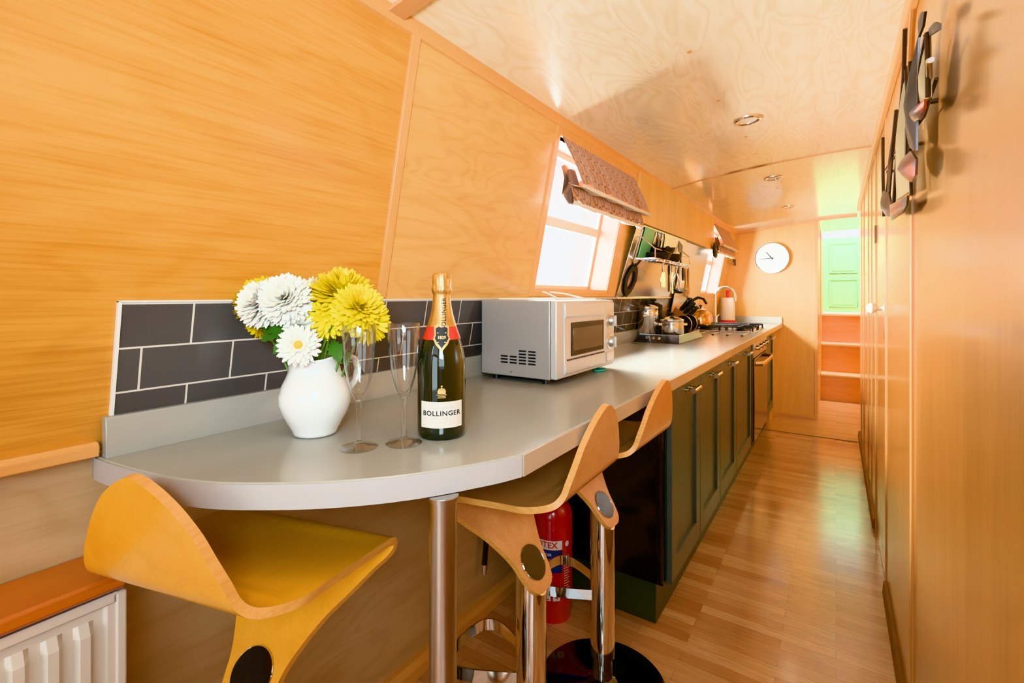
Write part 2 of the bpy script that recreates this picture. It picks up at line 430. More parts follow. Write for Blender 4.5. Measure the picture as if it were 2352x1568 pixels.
# bulkhead with doorway, header and jamb
mb = MB()
n = 14; x0, x1 = -1.12, -.150
top = [(x0+(x1-x0)*k/n) for k in range(n+1)]
poly = [(x0, 0), (x1, 0)]+[(x, cz(x)+.005) for x in reversed(top)]
mb.prism(poly, 'y', YB, YB+.02); struct(mb.build('wall_rear', M['bulk'], smooth=False))
mb = MB(); mb.box(-.168, -.142, YB-.006, YB+.03, 0, 1.885); struct(mb.build('trim_8', M['trimz'], bevel=.002))
mb = MB(); mb.box(-.47, -.168, YB-.014, YB, 0, .03); struct(mb.build('baseboard_rear', M['trimx'], bevel=.003))
mb = MB(); mb.box(-.165, -.145, YB+.03, 6.46, 0, 2.02); struct(mb.build('wall_rear', M['bulk'], smooth=False))
# right corridor partition with boards, door and skirting
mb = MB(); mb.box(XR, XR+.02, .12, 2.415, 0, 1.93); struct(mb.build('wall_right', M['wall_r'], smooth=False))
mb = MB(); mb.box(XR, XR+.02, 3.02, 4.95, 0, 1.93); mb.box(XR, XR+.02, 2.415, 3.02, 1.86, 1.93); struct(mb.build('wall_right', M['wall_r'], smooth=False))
mb = MB(); mb.box(XR-.006, XR+.003, 1.604, 1.626, 0, 1.905); struct(mb.build('trim_9', M['trimz'], bevel=.003))
for i, y in enumerate((3.34, 3.66, 4.2, 4.6)):
    mb = MB(); mb.box(XR-.004, XR+.003, y-.012, y+.012, 0, 1.905); struct(mb.build('trim_%d' % (10+i), M['trimz'], bevel=.002))
mb = MB(); mb.box(XR-.003, XR+.003, 2.40, 2.425, 0, 1.88); mb.box(XR-.003, XR+.003, 3.01, 3.035, 0, 1.88); struct(mb.build('trim_14', M['trimz'], bevel=.002))
mb = MB(); mb.prism([(XR-.022, cz(XR)-.022), (XR-.018, cz(XR)-.03), (XR+.002, cz(XR)-.03), (XR+.002, cz(XR)+.004), (XR-.022, cz(XR)+.004)], 'y', .12, 4.95)
struct(mb.build('trim_15', M['trim'], bevel=.004))
mb = MB(); mb.prism([(XR-.014, 0), (XR, 0), (XR, .05), (XR-.010, .045)], 'y', .12, 2.40); struct(mb.build('baseboard_right', M['dkwood']))
mb = MB(); mb.prism([(XR-.014, 0), (XR, 0), (XR, .05), (XR-.010, .045)], 'y', 3.035, 4.95); struct(mb.build('baseboard_right', M['dkwood']))
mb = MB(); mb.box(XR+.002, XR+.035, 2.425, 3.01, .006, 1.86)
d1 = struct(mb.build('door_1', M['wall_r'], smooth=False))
def dpart(mb, name, mat, **k): 
    o = mb.build(name, mat, d1, **k); return o
mb = MB(); mb.box(XR-.003, XR+.003, 2.475, 2.505, 1.00, 1.17); dpart(mb, 'lock_plate', M['brass'], bevel=.001)
KN = MB(); KN.lathe([(.0, .062), (.012, .060), (.021, .050), (.023, .040), (.018, .030), (.009, .022), (.008, .006), (.014, .0)], n=24, M4=T(XR-.001, 2.50, 1.125) @ Matrix.Rotation(-PI/2, 4, 'Y'))
dpart(KN, 'knob', M['white'])
mb = MB(); mb.box(XR-.006, XR+.004, 3.0, 3.02, 1.44, 1.53); dpart(mb, 'hinge', M['dkwood'], bevel=.001)
# saloon behind the viewpoint: opposite hull side and front end with glazed openings
mb = MB(); mb.box(1.10, 1.12, -2.6, .12, 0, .95); mb.box(1.10, 1.12, -2.6, .12, 1.7, 1.9); mb.box(1.10, 1.12, -2.6, -2.2, .95, 1.7); mb.box(1.10, 1.12, -.35, .12, .95, 1.7)
struct(mb.build('wall_right', M['wall_r'], smooth=False))
mb = MB(); mb.box(XR+.02, 1.12, .10, .12, 0, 1.93); struct(mb.build('wall_right', M['wall_r'], smooth=False))
mb = MB(); mb.box(-1.12, -.75, -2.62, -2.6, 0, 1.93); mb.box(.75, 1.12, -2.62, -2.6, 0, 1.93); mb.box(-.75, .75, -2.62, -2.6, 0, .25); mb.box(-.75, .75, -2.62, -2.6, 1.8, 1.93)
struct(mb.build('wall_front', M['wall_r'], smooth=False))

# ------------------------------------------------------------------ windows
def window(num, w):
    y0, y1, z0, z1 = w; D = .105
    mb = MB()
    def quadbox(a, b, t):      # lining board between wall face and outer frame
        pass
    t = .012
    # lining: sill, head, two sides; sides follow the slope of the wall
    xo = lambda z: wx(z)-D
    mb.hexa([(xo(z0), y0, z0-t), (wx(z0)+.006, y0, z0-t), (wx(z0)+.006, y1, z0-t), (xo(z0), y1, z0-t), (xo(z0), y0, z0+.002), (wx(z0)+.006, y0, z0+.002), (wx(z0)+.006, y1, z0+.002), (xo(z0), y1, z0+.002)])
    mb.hexa([(xo(z1), y0, z1-.002), (wx(z1)+.001, y0, z1-.002), (wx(z1)+.001, y1, z1-.002), (xo(z1), y1, z1-.002), (xo(z1), y0, z1+t), (wx(z1), y0, z1+t), (wx(z1), y1, z1+t), (xo(z1), y1, z1+t)])
    for ya, yb in ((y0-t, y0+.002), (y1-.002, y1+t)):
        mb.hexa([(xo(z0), ya, z0), (wx(z0)+.001, ya, z0), (wx(z0)+.001, yb, z0), (xo(z0), yb, z0), (xo(z1), ya, z1), (wx(z1)+.001, ya, z1), (wx(z1)+.001, yb, z1), (xo(z1), yb, z1)])
    root = struct(mb.build('window_%d' % num, M['trimz'], smooth=False))
    # architrave
    mb = MB(); aw = .028
    def strip(ya, yb, za, zb):
        e = .007
        mb.hexa([(wx(za)-.004, ya, za), (wx(za)+e, ya, za), (wx(za)+e, yb, za), (wx(za)-.004, yb, za), (wx(zb)-.004, ya, zb), (wx(zb)+e, ya, zb), (wx(zb)+e, yb, zb), (wx(zb)-.004, yb, zb)])
    strip(y0-aw, y0, z0-.03, z1+.03); strip(y1, y1+(.12 if num == 1 else aw), z0-.03, z1+.03); strip(y0, y1, z1, z1+.03); strip(y0, y1, z0-.03, z0)
    mb.build('architrave', M['trimz'], root, bevel=.0015)
    # metal frame, vent bar, pane (all in the slope of the cabin side)
    mb = MB(); f = .022; e0, e1 = -D-.006, -D+.012
    def bar(ya, yb, za, zb):
        mb.hexa([(wx(za, e0), ya, za), (wx(za, e1), ya, za), (wx(za, e1), yb, za), (wx(za, e0), yb, za), (wx(zb, e0), ya, zb), (wx(zb, e1), ya, zb), (wx(zb, e1), yb, zb), (wx(zb, e0), yb, zb)])
    bar(y0, y0+f, z0, z1); bar(y1-f, y1, z0, z1); bar(y0, y1, z0, z0+f); bar(y0, y1, z1-f, z1); bar(y0+f, y1-f, 1.472, 1.512)
    mb.build('window_frame', M['alu'], root, bevel=.003)
    mb = MB(); mb.add([(wx(z0+.01, -D), y0+.01, z0+.01), (wx(z0+.01, -D), y1-.01, z0+.01), (wx(z1-.01, -D), y1-.01, z1-.01), (wx(z1-.01, -D), y0+.01, z1-.01)], [(0, 1, 2, 3)])
    mb.build('pane', M['pane'], root, smooth=False)
window(1, W1); window(2, W2)

# ------------------------------------------------------------------ tile splashback
def tile_uv(p):
    # UV origin fitted to the joints seen in the photo: row top at z=1.163
    s = (1.163-p[2])*1.02
    return (p[1]-.398+.150, -s+.0765*4)
mb = MB(); za, zb = .962, 1.165
mb.hexa([(wx(za)-.004, .291, za), (wx(za)+.006, .291, za), (wx(za)+.006, 3.55, za), (wx(za)-.004, 3.55, za), (wx(zb)-.004, .291, zb), (wx(zb)+.006, .291, zb), (wx(zb)+.006, 3.55, zb), (wx(zb)-.004, 3.55, zb)])
ts = mb.build('tile_splashback', M['tiles'], smooth=False, uvf=tile_uv)
tag(ts, 'dark brown gloss brick-bond tiles with white grout behind the worktop', 'tiles')
mb = MB(); zc, zd = .915, 1.167
mb.hexa([(wx(zc)-.004, .286, zc), (wx(zc)+.008, .286, zc), (wx(zc)+.008, .291, zc), (wx(zc)-.004, .291, zc), (wx(zd)-.004, .286, zd), (wx(zd)+.008, .286, zd), (wx(zd)+.008, .291, zd), (wx(zd)-.004, .291, zd)])
mb.hexa([(wx(1.165)-.004, .286, 1.165), (wx(1.165)+.008, .286, 1.165), (wx(1.165)+.008, 3.55, 1.165), (wx(1.165)-.004, 3.55, 1.165), (wx(1.168)-.004, .286, 1.168), (wx(1.168)+.008, .286, 1.168), (wx(1.168)+.008, 3.55, 1.168), (wx(1.168)-.004, 3.55, 1.168)])
e = mb.build('edge_strip', M['white_pl'], ts, smooth=False); e['label'] = 'white plastic edging strip'

# ------------------------------------------------------------------ worktop
curve = [(-.437,.674), (-.452,.634), (-.472,.594), (-.502,.540), (-.540,.486), (-.581,.440), (-.618,.406), (-.656,.377), (-.70,.347), (-.742,.324), (-.80,.303), (-.861,.289), (-.92,.279), (-.985,.272), (-1.02,.270)]
def cat(pts, k=4):
    out = []
    for i in range(len(pts)-1):
        p0, p1, p2, p3 = [Vector(pts[min(len(pts)-1, max(0, i+q_))]) for q_ in (-1, 0, 1, 2)]
        for s_ in range(k):
            t = s_/k; out.append(tuple(.5*((2*p1)+(p2-p0)*t+(2*p0-5*p1+4*p2-p3)*t*t+(3*p1-p0-3*p2+p3)*t**3)))
    return out+[tuple(pts[-1])]
curve = cat(curve)
wt = thing('worktop', (-.7, 2.8, .872), 'long grey laminate worktop with rounded breakfast bar end', 'worktop')
mb = MB(); mb.prism(curve[::-1]+[(-.434, .674), (-.434, YB-.001), (-1.045, YB-.001), (-1.045, .270)][0:0]+[(-.436, 2.64), (-1.04, 2.64), (-1.04, .271)], 'z', .872, .91)
mb.build('worktop_slab', M['top'], wt, bevel=.003)
mb = MB(); mb.box(-1.04, -.436, 2.642, YB-.001, .872, .91); mb.build('worktop_slab', M['top'], wt, bevel=.003)
# edge bands
mb = MB(); q = curve[:-1]
outer = []
for i, (x, y) in enumerate(q):
    a = Vector(q[max(0, i-1)]); b = Vector(q[min(len(q)-1, i+1)]); d = (b-a).normalized(); nrm = Vector((-d.y, d.x)); 
    if nrm.y > 0: nrm = -nrm
    outer.append((x+nrm.x*.0016, y+nrm.y*.0016))
mb.strip(outer, .0012, .8725, .9085); mb.build('curved_edge_band', M['top_edge'], wt)
mb = MB(); mb.box(-.436, -.433, .676, 2.636, .8725, .9085); mb.box(-.436, -.433, 2.646, YB-.002, .8725, .9085); mb.build('front_edge_band', M['top_strip'], wt)
mb = MB(); mb.prism([(-1.006, .9095), (-.985, .9095), (-.988, .972), (-.991, .976), (-1.006, .976)], 'y', .276, YB-.002)
mb.box(-.985, -.436, YB-.016, YB-.001, .9095, .972)
u = mb.build('upstand', M['top'], wt, bevel=.0015)

mb = MB(); mb.cyl((-.498, .548, 0), (-.498, .548, .8718), .0213, n=40); 
pole = thing('support_pole', (-.498, .548, 0), 'brushed steel pole holding up the rounded worktop end', 'pole')
mb.build('pole', M['steel'], pole)
mb = MB(); mb.lathe([(.0, .008), (.045, .008), (.05, .004), (.05, 0), (0, 0)], c=(-.498, .548, 0)); mb.build('floor_flange', M['steel'], pole)
mb = MB(); mb.lathe([(0, 0), (.024, 0), (.024, .006), (0, .006)], c=(-.498, .548, .8655)); mb.build('collar', M['steel'], pole)

# ------------------------------------------------------------------ radiator and shelf (left corner)
sh = MB(); sh.prism([(-1.058, .710), (-.945, .710), (-.937, .716), (-.937, .730), (-.943, .735), (-1.058, .735)], 'y', -1.6, .287)
tag(sh.build('radiator_shelf', M['shelf'], bevel=.002), 'orange varnished wooden shelf above the white radiator', 'shelf')
rd = thing('radiator', (-1.0, -.4, 0), 'white ribbed panel radiator under the orange shelf', 'radiator')
mb = MB(); pts = []; nn = 0
ys = []; y = -1.4
import itertools
def ridge(t):   # t in 0..1 over one 0.035 pitch
    return .011 if .12 < t < .5 else 0.
yy = .292-.024
prof = [(.292, -.958), (.292-.012, -.950), (.292-.024, -.950), (.292-.028, -.957)]
k = .292-.030
while k > -1.4:
    prof += [(k, -.957), (k-.010, -.957), (k-.016, -.945), (k-.028, -.945), (k-.034, -.957)]; k -= .036
vs = []
zz = [.12, .16, .175, .655, .672, .70]
for (yv, xv) in prof:
    for zi, z in enumerate(zz):
        x = xv
        if zi in (1, 4) or zi in (0, 5): x = -.957 if xv > -.9505 and yv < .26 else xv
        vs.append((x, yv, z))
mb.grid(vs, len(prof), len(zz))
mb.build('front_panel', M['radiator'], rd, ang=22, recalc=False)
mb = MB(); mb.box(-1.045, -.958, -1.4, .2915, .12, .70); mb.build('casing', M['radiator'], rd, bevel=.004)
mb = MB(); mb.box(-1.0, -.947, .278, .2925, .12, .703); mb.box(-1.0, -.947, -1.4, .278, .688, .703); mb.build('rim', M['radiator'], rd, bevel=.003)

# ------------------------------------------------------------------ bar stools
def stool():
    root = thing('bar_stool', (0, 0, 0), 'bent plywood bar stool at the near left corner, its seat facing the worktop end', 'stool', 'bent plywood bar stools')
    # centre-line profile: (forward, up, half width)
    pr = [(-.037, .491, .016), (-.034, .495, .030), (-.026, .5065, .044), (-.010, .529, .052), (.012, .560, .059), (.035, .592, .076), (.06, .626, .100), (.086, .661, .133), (.108, .691, .160), (.121, .710, .180), (.129, .724, .188), (.128, .735, .1895), (.119, .741, .1895), (.10, .744, .1895), (.03, .750, .189), (-.04, .756, .188), (-.085, .759, .187), (-.118, .762, .173), (-.142, .769, .156), (-.155, .785, .144), (-.162, .810, .1345), (-.168, .840, .117), (-.173, .870, .0985), (-.179, .900, .073), (-.183, .920, .0490), (-.186, .935, .023), (-.187, .941, .006)]
    # finer resample (Catmull-Rom)
    fine = []
    for i in range(len(pr)-1):
        p0, p1, p2, p3 = (Vector(pr[max(0, i-1)]), Vector(pr[i]), Vector(pr[i+1]), Vector(pr[min(len(pr)-1, i+2)]))
        for s_ in range(4):
            t = s_/4; fine.append(.5*((2*p1)+(p2-p0)*t+(2*p0-5*p1+4*p2-p3)*t*t+(3*p1-p0-3*p2+p3)*t**3))
    fine.append(Vector(pr[-1])); m = len(fine); th = .0065; nw = 12
    nrm = []
    for i in range(m):
        d = fine[min(m-1, i+1)]-fine[max(0, i-1)]; d2 = Vector((d.x, d.y)).normalized(); nrm.append(Vector((-d2.y, d2.x)))
    def surf(sgn):
        out = []
        for i, p in enumerate(fine):
            for j in range(nw+1):
                l = p.z*(2*j/nw-1)
                dip = -.003*(1-(2*j/nw-1)**2) if 52 < i < 66 else 0
                out.append((p.x+nrm[i].x*th*sgn, l, p.y+nrm[i].y*th*sgn+dip))
        return out
    A, B = surf(1), surf(-1); N = nw+1
    mb = MB(); mb.grid(A, m, N); mb.grid(B, m, N)
    mb.cur = 1
    rim = [i*N for i in range(m)]+[(m-1)*N+j for j in range(1, N)]+[i*N+nw for i in range(m-2, -1, -1)]+[j for j in range(nw-1, 0, -1)]
    E = []
    for k in range(len(rim)+1):
        i = rim[k % len(rim)]; E += [A[i], B[i]]
    mb.grid(E, len(rim)+1, 2)
    sh = mb.build('seat_shell', [M['ply'], M['ply_edge']], root, ang=50)
    # post through the plate, cut flush with its slope, chrome rim; black disc stands in for the shaded inside
    slope = 1.41; R = .0365
    def cut(r, a): return .5435+slope*r*cos(a)*.999
    mb = MB(); n = 48; vs = []
    for k in range(n):
        a = 2*PI*k/n; vs.append((R*cos(a), R*sin(a), .095))
    for k in range(n):
        a = 2*PI*k/n; vs.append((R*cos(a), R*sin(a), cut(R, a)-.011))
    mb.add(vs, [(k, (k+1) % n, n+(k+1) % n, n+k) for k in range(n)]+[tuple(range(n))[::-1], tuple(range(n, 2*n))]); mb.build('post', M['chrome'], root)
    mb = MB(); vs = []
    cphi = 1/math.hypot(slope, 1); nx, nz = -slope/math.hypot(slope, 1), 1/math.hypot(slope, 1)
    for rr, up in ((.0385, .0078), (.0395, .0092), (.0405, .0070)):
        for k in range(n):
            a = 2*PI*k/n; vs.append((rr*cos(a)*cphi+nx*up, rr*sin(a), .5435+slope*rr*cos(a)*cphi+nz*up))
    mb.add(vs, [(i*n+k, i*n+(k+1) % n, (i+1)*n+(k+1) % n, (i+1)*n+k) for i in range(2) for k in range(n)]); mb.build('rim', M['chrome'], root)
    mb = MB(); mb.add([(.039*cos(2*PI*k/n)*cphi+nx*.0084, .039*sin(2*PI*k/n), .5435+slope*.039*cos(2*PI*k/n)*cphi+nz*.0084) for k in range(n)], [tuple(range(n))]); o = mb.build('hollow_shade', M['black_gloss'], root); o['label'] = 'dark disc for the shade inside the hollow post'
    mb = MB(); mb.cyl((0, 0, .015), (0, 0, .097), .029, n=40); mb.build('lower_post', M['chrome'], root)
    mb = MB(); mb.lathe([(.0, .0), (.188, 0), (.19, .004), (.188, .008), (.12, .015), (.05, .020), (.036, .028), (.029, .032)], n=64); mb.build('base', M['mirror_black'], root)
    # foot rest: flat chrome band looping forward from the post
    path = [(.02, -.033), (.10, -.075), (.155, -.092), (.19, -.078), (.203, -.04), (.206, 0), (.203, .04), (.19, .078), (.155, .092), (.10, .075), (.02, .033)]
    mb = MB(); pts = []
    fp = []
    for i in range(len(path)-1):
        p0, p1, p2, p3 = [Vector(path[min(len(path)-1, max(0, i+q_))]) for q_ in (-1, 0, 1, 2)]
        for s_ in range(4):
            t = s_/4; fp.append(.5*((2*p1)+(p2-p0)*t+(2*p0-5*p1+4*p2-p3)*t*t+(3*p1-p0-3*p2+p3)*t**3))
    fp.append(Vector(path[-1]))
    mb.strip(fp, .004, .268, .298); mb.build('footrest', M['chrome'], root)
    return root
st = stool(); st.location = (-.804, .421, 0); st.rotation_euler = (0, 0, 1.827)
recolour(dup(st, (-.598, .965, 0), 3.17, 'bent plywood bar stool behind the steel pole, tucked under the worktop'), 'seat_shell', 'ply_shaded')
recolour(dup(st, (-.584, 1.352, 0), 3.125, 'bent plywood bar stool farthest from the camera, beside the green cabinets'), 'seat_shell', 'ply_shaded')

# ------------------------------------------------------------------ kitchen cabinets
XC = -.475
def shaker(mb, y0, y1, z0, z1, x=XC, st=.062, th=.02):
    mb.box(x-th, x, y0, y0+st, z0, z1); mb.box(x-th, x, y1-st, y1, z0, z1)
    mb.box(x-th, x, y0+st, y1-st, z0, z0+st*1.25); mb.box(x-th, x, y0+st, y1-st, z1-st, z1)
    mb.box(x-th, x-.011, y0+st, y1-st, z0+st*1.2, z1-st+.004)
def bar_handle(y, z, par, L=.10):
    mb = MB(); mb.tube([(XC+.028, y-L/2, z), (XC+.028, y-L/2+.012, z), (XC+.028, y+L/2-.012, z), (XC+.028, y+L/2, z)], [.0105, .009, .009, .0105], 14)
    for s_ in (-1, 1):
        mb.cyl((XC, y+s_*L*.3, z), (XC+.028, y+s_*L*.3, z), .006, n=12)
        mb.lathe([(0, 0), (.012, 0), (.012, .004), (0, .004)], n=16, M4=T(XC, y+s_*L*.3, z) @ Matrix.Rotation(PI/2, 4, 'Y'))
    return mb.build('handle', M['brass'], par)
units = [(1.70, 2.12, 'green shaker cabinet nearest the bar stools, black gloss side panel showing'), (2.125, 2.54, 'second green shaker cabinet from the bar stools'),
         (2.545, 3.0, 'green shaker cabinet below the worktop joint, two doors before the oven'), (3.005, 3.60, 'green shaker cabinet directly before the oven'), (4.40, 4.96, 'last green shaker cabinet, between the oven and the end wall')]
for i, (y0, y1, lab) in enumerate(units):
    t = thing('base_cabinet', (XC-.25, (y0+y1)/2, .16), lab, 'cabinet', 'green base cabinets')
    mb = MB(); mb.box(-1.02, XC-.022, y0+.001, y1-.001, .16, .871); mb.build('carcass', M['green_dk'], t, smooth=False)
    mb = MB(); shaker(mb, y0+.0015, y1-.0015, .165, .845); d = mb.build('door', M['green'], t, bevel=.0015)
    bar_handle(y0+(y1-y0)*.56, .815, d)
    if i == 0:
        mb = MB(); mb.box(-1.025, XC-.024, y0-.018, y0+.001, .16, .871); o = mb.build('end_panel', M['black_gloss'], t, bevel=.001); o['label'] = 'black gloss side panel'
        mb = MB(); mb.tube([(XC-.03, y0-.03, .18), (XC-.035, y0-.03, .5), (XC-.03, y0-.03, .86)], .011, 10); o = mb.build('edge_moulding', M['black_gloss'], t)
mb = MB(); mb.box(-1.05, -.535, 1.712, 4.96, 0, .1595); pl = mb.build('plinth', M['green_dk'], bevel=.001)
tag(pl, 'dark green plinth board under the kitchen cabinets', 'plinth')
mb = MB(); mb.box(-1.02, XC-.03, 4.962, YB-.001, 0, .871); tag(mb.build('filler_panel', M['bulk'], smooth=False), 'wooden filler panel between the last green cabinet and end wall', 'panel')
# built-in oven
ov = thing('built_in_oven', (XC-.25, 4.0, .1), 'built-in oven with bronze mirror-glass door between green cabinets', 'oven')
mb = MB(); mb.box(-1.02, XC-.02, 3.645, 4.395, .1605, .871); mb.build('oven_body', M['black'], ov, smooth=False)
mb = MB(); mb.box(XC-.02, XC+.012, 3.66, 4.39, .17, .74); od = mb.build('oven_door', M['bronze_glass'], ov, bevel=.003)
mb = MB(); mb.box(XC-.02, XC+.008, 3.66, 4.39, .745, .868); mb.build('control_panel', M['steel'], ov, bevel=.003)
mb = MB(); mb.tube([(XC+.01, 3.70, .705), (XC+.05, 3.72, .705), (XC+.062, 3.8, .705), (XC+.064, 4.02, .705), (XC+.062, 4.25, .705), (XC+.05, 4.33, .705), (XC+.01, 4.35, .705)], .013, 12, flat=(1.3, .7)); mb.build('handle', M['brass'], od)
for k in range(4):
    mb = MB(); mb.lathe([(0, .03), (.014, .03), (.017, .024), (.017, .004), (.02, 0)], n=20, M4=T(XC+.006, 3.76+k*.17, .812) @ Matrix.Rotation(PI/2, 4, 'Y')); mb.build('knob', M['brass'], ov)
mb = MB(); mb.box(XC-.02, XC+.004, 3.604, 3.642, .162, .868); mb.build('side_strip', M['black'], ov, bevel=.002)

# ------------------------------------------------------------------ fire extinguisher
fx = thing('fire_extinguisher', (-.873, 1.562, 0), 'red powder fire extinguisher with blue label standing beneath the worktop', 'fire extinguisher')
EC = (-.873, 1.562); RE = .073
mb = MB(); mb.lathe([(0, .012), (.045, .012), (.052, 0), (.066, 0), (.068, .012), (.069, .03), (RE, .036), (RE, .365), (.070, .385), (.060, .408), (.040, .424), (.022, .430), (.022, .445), (0, .445)], c=(EC[0], EC[1], 0), n=56); mb.build('cylinder', M['red'], fx)
a0 = math.radians(-92)
def on_ext(s_, t_, z, r=RE+.0008): 
    a = a0+s_/RE; return (EC[0]+r*cos(a), EC[1]+r*sin(a), z+t_)
def patch(s0, s1, z0, z1, r, fn, n=16):
    mb = MB(); pts = []
    for k in range(n+1):
        s_ = s0+(s1-s0)*k/n; pts += [fn(s_, 0, z0, r), fn(s_, 0, z1, r)]
    mb.grid(pts, n+1, 2); return mb
patch(-.075, .074, .268, .300, RE+.0006, on_ext).build('brand_panel', M['paper'], fx)
patch(-.075, .074, .186, .266, RE+.0006, on_ext).build('blue_panel', M['blue'], fx)
R2 = RE+.0012
text_mb('PROTEX', .030, lambda a, b: on_ext(a, b, .284, R2), .0008).build('lettering', M['redlabel'], fx, smooth=False)
mb = text_mb('POWDER', .013, lambda a, b: on_ext(a+.008, b, .250, R2), .0003)
for txt, sz, z in (('FIRE EXTINGUISHER', .011, .232), ('EXTINCTEUR', .007, .212), ('A B C', .006, .200)):
    t2 = text_mb(txt, sz, lambda a, b, z=z: on_ext(a+.008, b, z, R2), .0002); mb.add(t2.v, t2.f)
mb.build('lettering', M['whiteprint'], fx, smooth=False)
mb = MB()
for k in range(3):
    p = patch(-.028+k*.034, -.002+k*.034, .086, .112, RE+.0007, on_ext, 6); mb.add(p.v, p.f)
mb.build('symbol_panel', M['paper'], fx)
mb = text_mb('4', .022, lambda a, b: on_ext(a+.053, b, .099, R2), .0004)
mb.build('symbol', M['redlabel'], fx, smooth=False)
patch(-.024, -.018, .090, .108, R2, on_ext, 3).build('symbol', M['redlabel'], fx, smooth=False)
mb = MB(); mb.add([on_ext(a, b, .099, R2) for a, b in ((.012, -.010), (.026, -.010), (.026, -.006), (.016, -.006), (.016, .010), (.012, .010))], [tuple(range(6))]); mb.build('symbol', M['redlabel'], fx, smooth=False)
mb = MB()
for k in range(7):
    p = patch(-.05, .04-.012*(k % 3), .172-k*.0085, .1745-k*.0085, RE+.0007, on_ext, 8)
    if k < 3 or k > 4: mb.add(p.v, p.f)
for k in range(14):
    p = patch(.082, .108-.006*(k % 2), .215-k*.009, .2175-k*.009, RE+.0007, on_ext, 4); mb.add(p.v, p.f)
text_mb('CE', .018, lambda a, b: on_ext(a+.095, b, .238, R2)).build('lettering', M['whiteprint'], fx, smooth=False)
p = MB(); p.add([on_ext(.095+.009*cos(k*PI/8), .010*sin(k*PI/8), .285, R2) for k in range(16)], [tuple(range(16))]); p.build('round_mark', M['whiteprint'], fx, smooth=False)
mb.build('small_print', M['whiteprint'], fx, smooth=False)
mb = MB(); mb.cyl((EC[0], EC[1], .44), (EC[0], EC[1], .475), .018, n=20); mb.box(EC[0]-.015, EC[0]+.015, EC[1]-.02, EC[1]+.02, .47, .49); mb.build('valve', M['black'], fx, bevel=.002)
mb = MB(); mb.tube([(EC[0], EC[1], .488), (EC[0]+.05, EC[1]+.03, .505), (EC[0]+.10, EC[1]+.06, .49)], .007, 8, flat=(1, 1.6)); mb.tube([(EC[0], EC[1], .478), (EC[0]+.05, EC[1]+.035, .472), (EC[0]+.09, EC[1]+.06, .452)], .007, 8, flat=(1, 1.6)); mb.build('lever', M['red'], fx)
mb = MB(); mb.tube([(EC[0]-.01, EC[1]+.015, .475), (EC[0]-.06, EC[1]+.03, .47), (EC[0]-.088, EC[1]+.02, .43), (EC[0]-.09, EC[1]+.01, .36), (EC[0]-.086, EC[1], .2)], .009, 10); mb.build('hose', M['black'], fx)

# black cable end on the lower wall
mb = MB(); mb.tube([(-1.055, 1.40, .34), (-1.058, 1.395, .27), (-1.06, 1.388, .20)], .010, 12); cb = thing('cable', (-1.06, 1.386, .12), 'short black cable with a metal tip against the lower wall', 'cable')
mb.build('sleeve', M['black'], cb); mb = MB(); mb.tube([(-1.06, 1.388, .20), (-1.061, 1.386, .165), (-1.061, 1.385, .16)], [.011, .009, .004], 12); mb.build('metal_tip', M['steel2'], cb)

# ------------------------------------------------------------------ microwave
mw = thing('microwave', (-.82, 1.45, .91), 'silver countertop microwave oven with two dials on the worktop', 'microwave')
X0, X1, Y0, Y1, Z0, Z1 = -.955, -.700, 1.234, 1.667, .926, 1.162
mb = MB(); mb.box(X0, X1, Y0, Y1, Z0, Z1); mb.build('casing', M['silver'], mw, bevel=.003)
mb = MB(); mb.box(X1, X1+.022, Y0+.002, Y1, Z0+.002, Z1-.001); mb.build('front_frame', M['silver_lt'], mw, bevel=.004)
XF = X1+.022
YD = Y0+.345
# door: upper panel, glass, lower flap
mb = MB(); mb.prism([(XF-.004, Z0+.012), (XF+.006, Z0+.012), (XF+.009, Z0+.03), (XF+.004, Z0+.052), (XF+.004, Z1-.055), (XF+.009, Z1-.048), (XF+.006, Z1-.008), (XF-.004, Z1-.008)], 'y', Y0+.045, YD)
dr = mb.build('door', M['silver_lt'], mw, bevel=.002)
mb = MB(); mb.box(XF+.002, XF+.0065, Y0+.085, YD-.012, Z0+.064, Z1-.068); mb.build('door_glass', M['dark_glass'], dr, bevel=.004)
mb = MB(); mb.box(XF+.0060, XF+.0072, Y0+.096, YD-.027, Z0+.080, Z1-.086); mb.build('mesh_window', M['mw_glass'], dr, bevel=.004)
mb = MB()
for k in range(24):
    y = Y0+.06+k*.0118; mb.box(XF+.002, XF+.0062, y, y+.006, Z0+.0525, Z0+.0575)
mb.build('grille', M['dark_glass'], dr, smooth=False)
mb = MB(); mb.box(XF-.002, XF+.004, YD+.003, Y1-.002, Z0+.012, Z1-.008); cp = mb.build('control_panel', M['silver_lt'], mw, bevel=.003)
for zc_ in (Z1-.075, Z1-.150):
    mb = MB(); mm = T(XF+.002, YD+.044, zc_) @ Matrix.Rotation(PI/2, 4, 'Y')
    mb.lathe([(0, .022), (.016, .022), (.019, .018), (.020, .006), (.026, .004), (.027, 0)], n=32, M4=mm); kb = mb.build('dial', M['steel'], mw)
    mb = MB(); mb.box(XF+.020, XF+.030, YD+.040, YD+.048, zc_-.019, zc_+.019); mb.build('dial_grip', M['silver_lt'], kb, bevel=.002)
mb = MB(); mb.box(XF+.002, XF+.008, YD+.012, Y1-.010, Z0+.018, Z0+.050); mb.build('door_button', M['silver_lt'], mw, bevel=.003)
mb = MB()
for ci in range(4):
    for r in range(5):
        if ci < 2 and r > 2: continue
        y = Y0-.0006; x = X0+.078+ci*.034; z = Z0+.040+r*.0095
        mb.box(x, x+.026, y, y+.002, z, z+.0048)
mb.build('side_vent', M['black'], mw, smooth=False)
mb = MB(); mb.lathe([(0, .0012), (.0035, .001), (.004, 0)], n=12, M4=T(X0+.117, Y0, Z0+.014) @ Matrix.Rotation(PI/2, 4, 'X')); mb.build('screw', M['steel2'], mw)
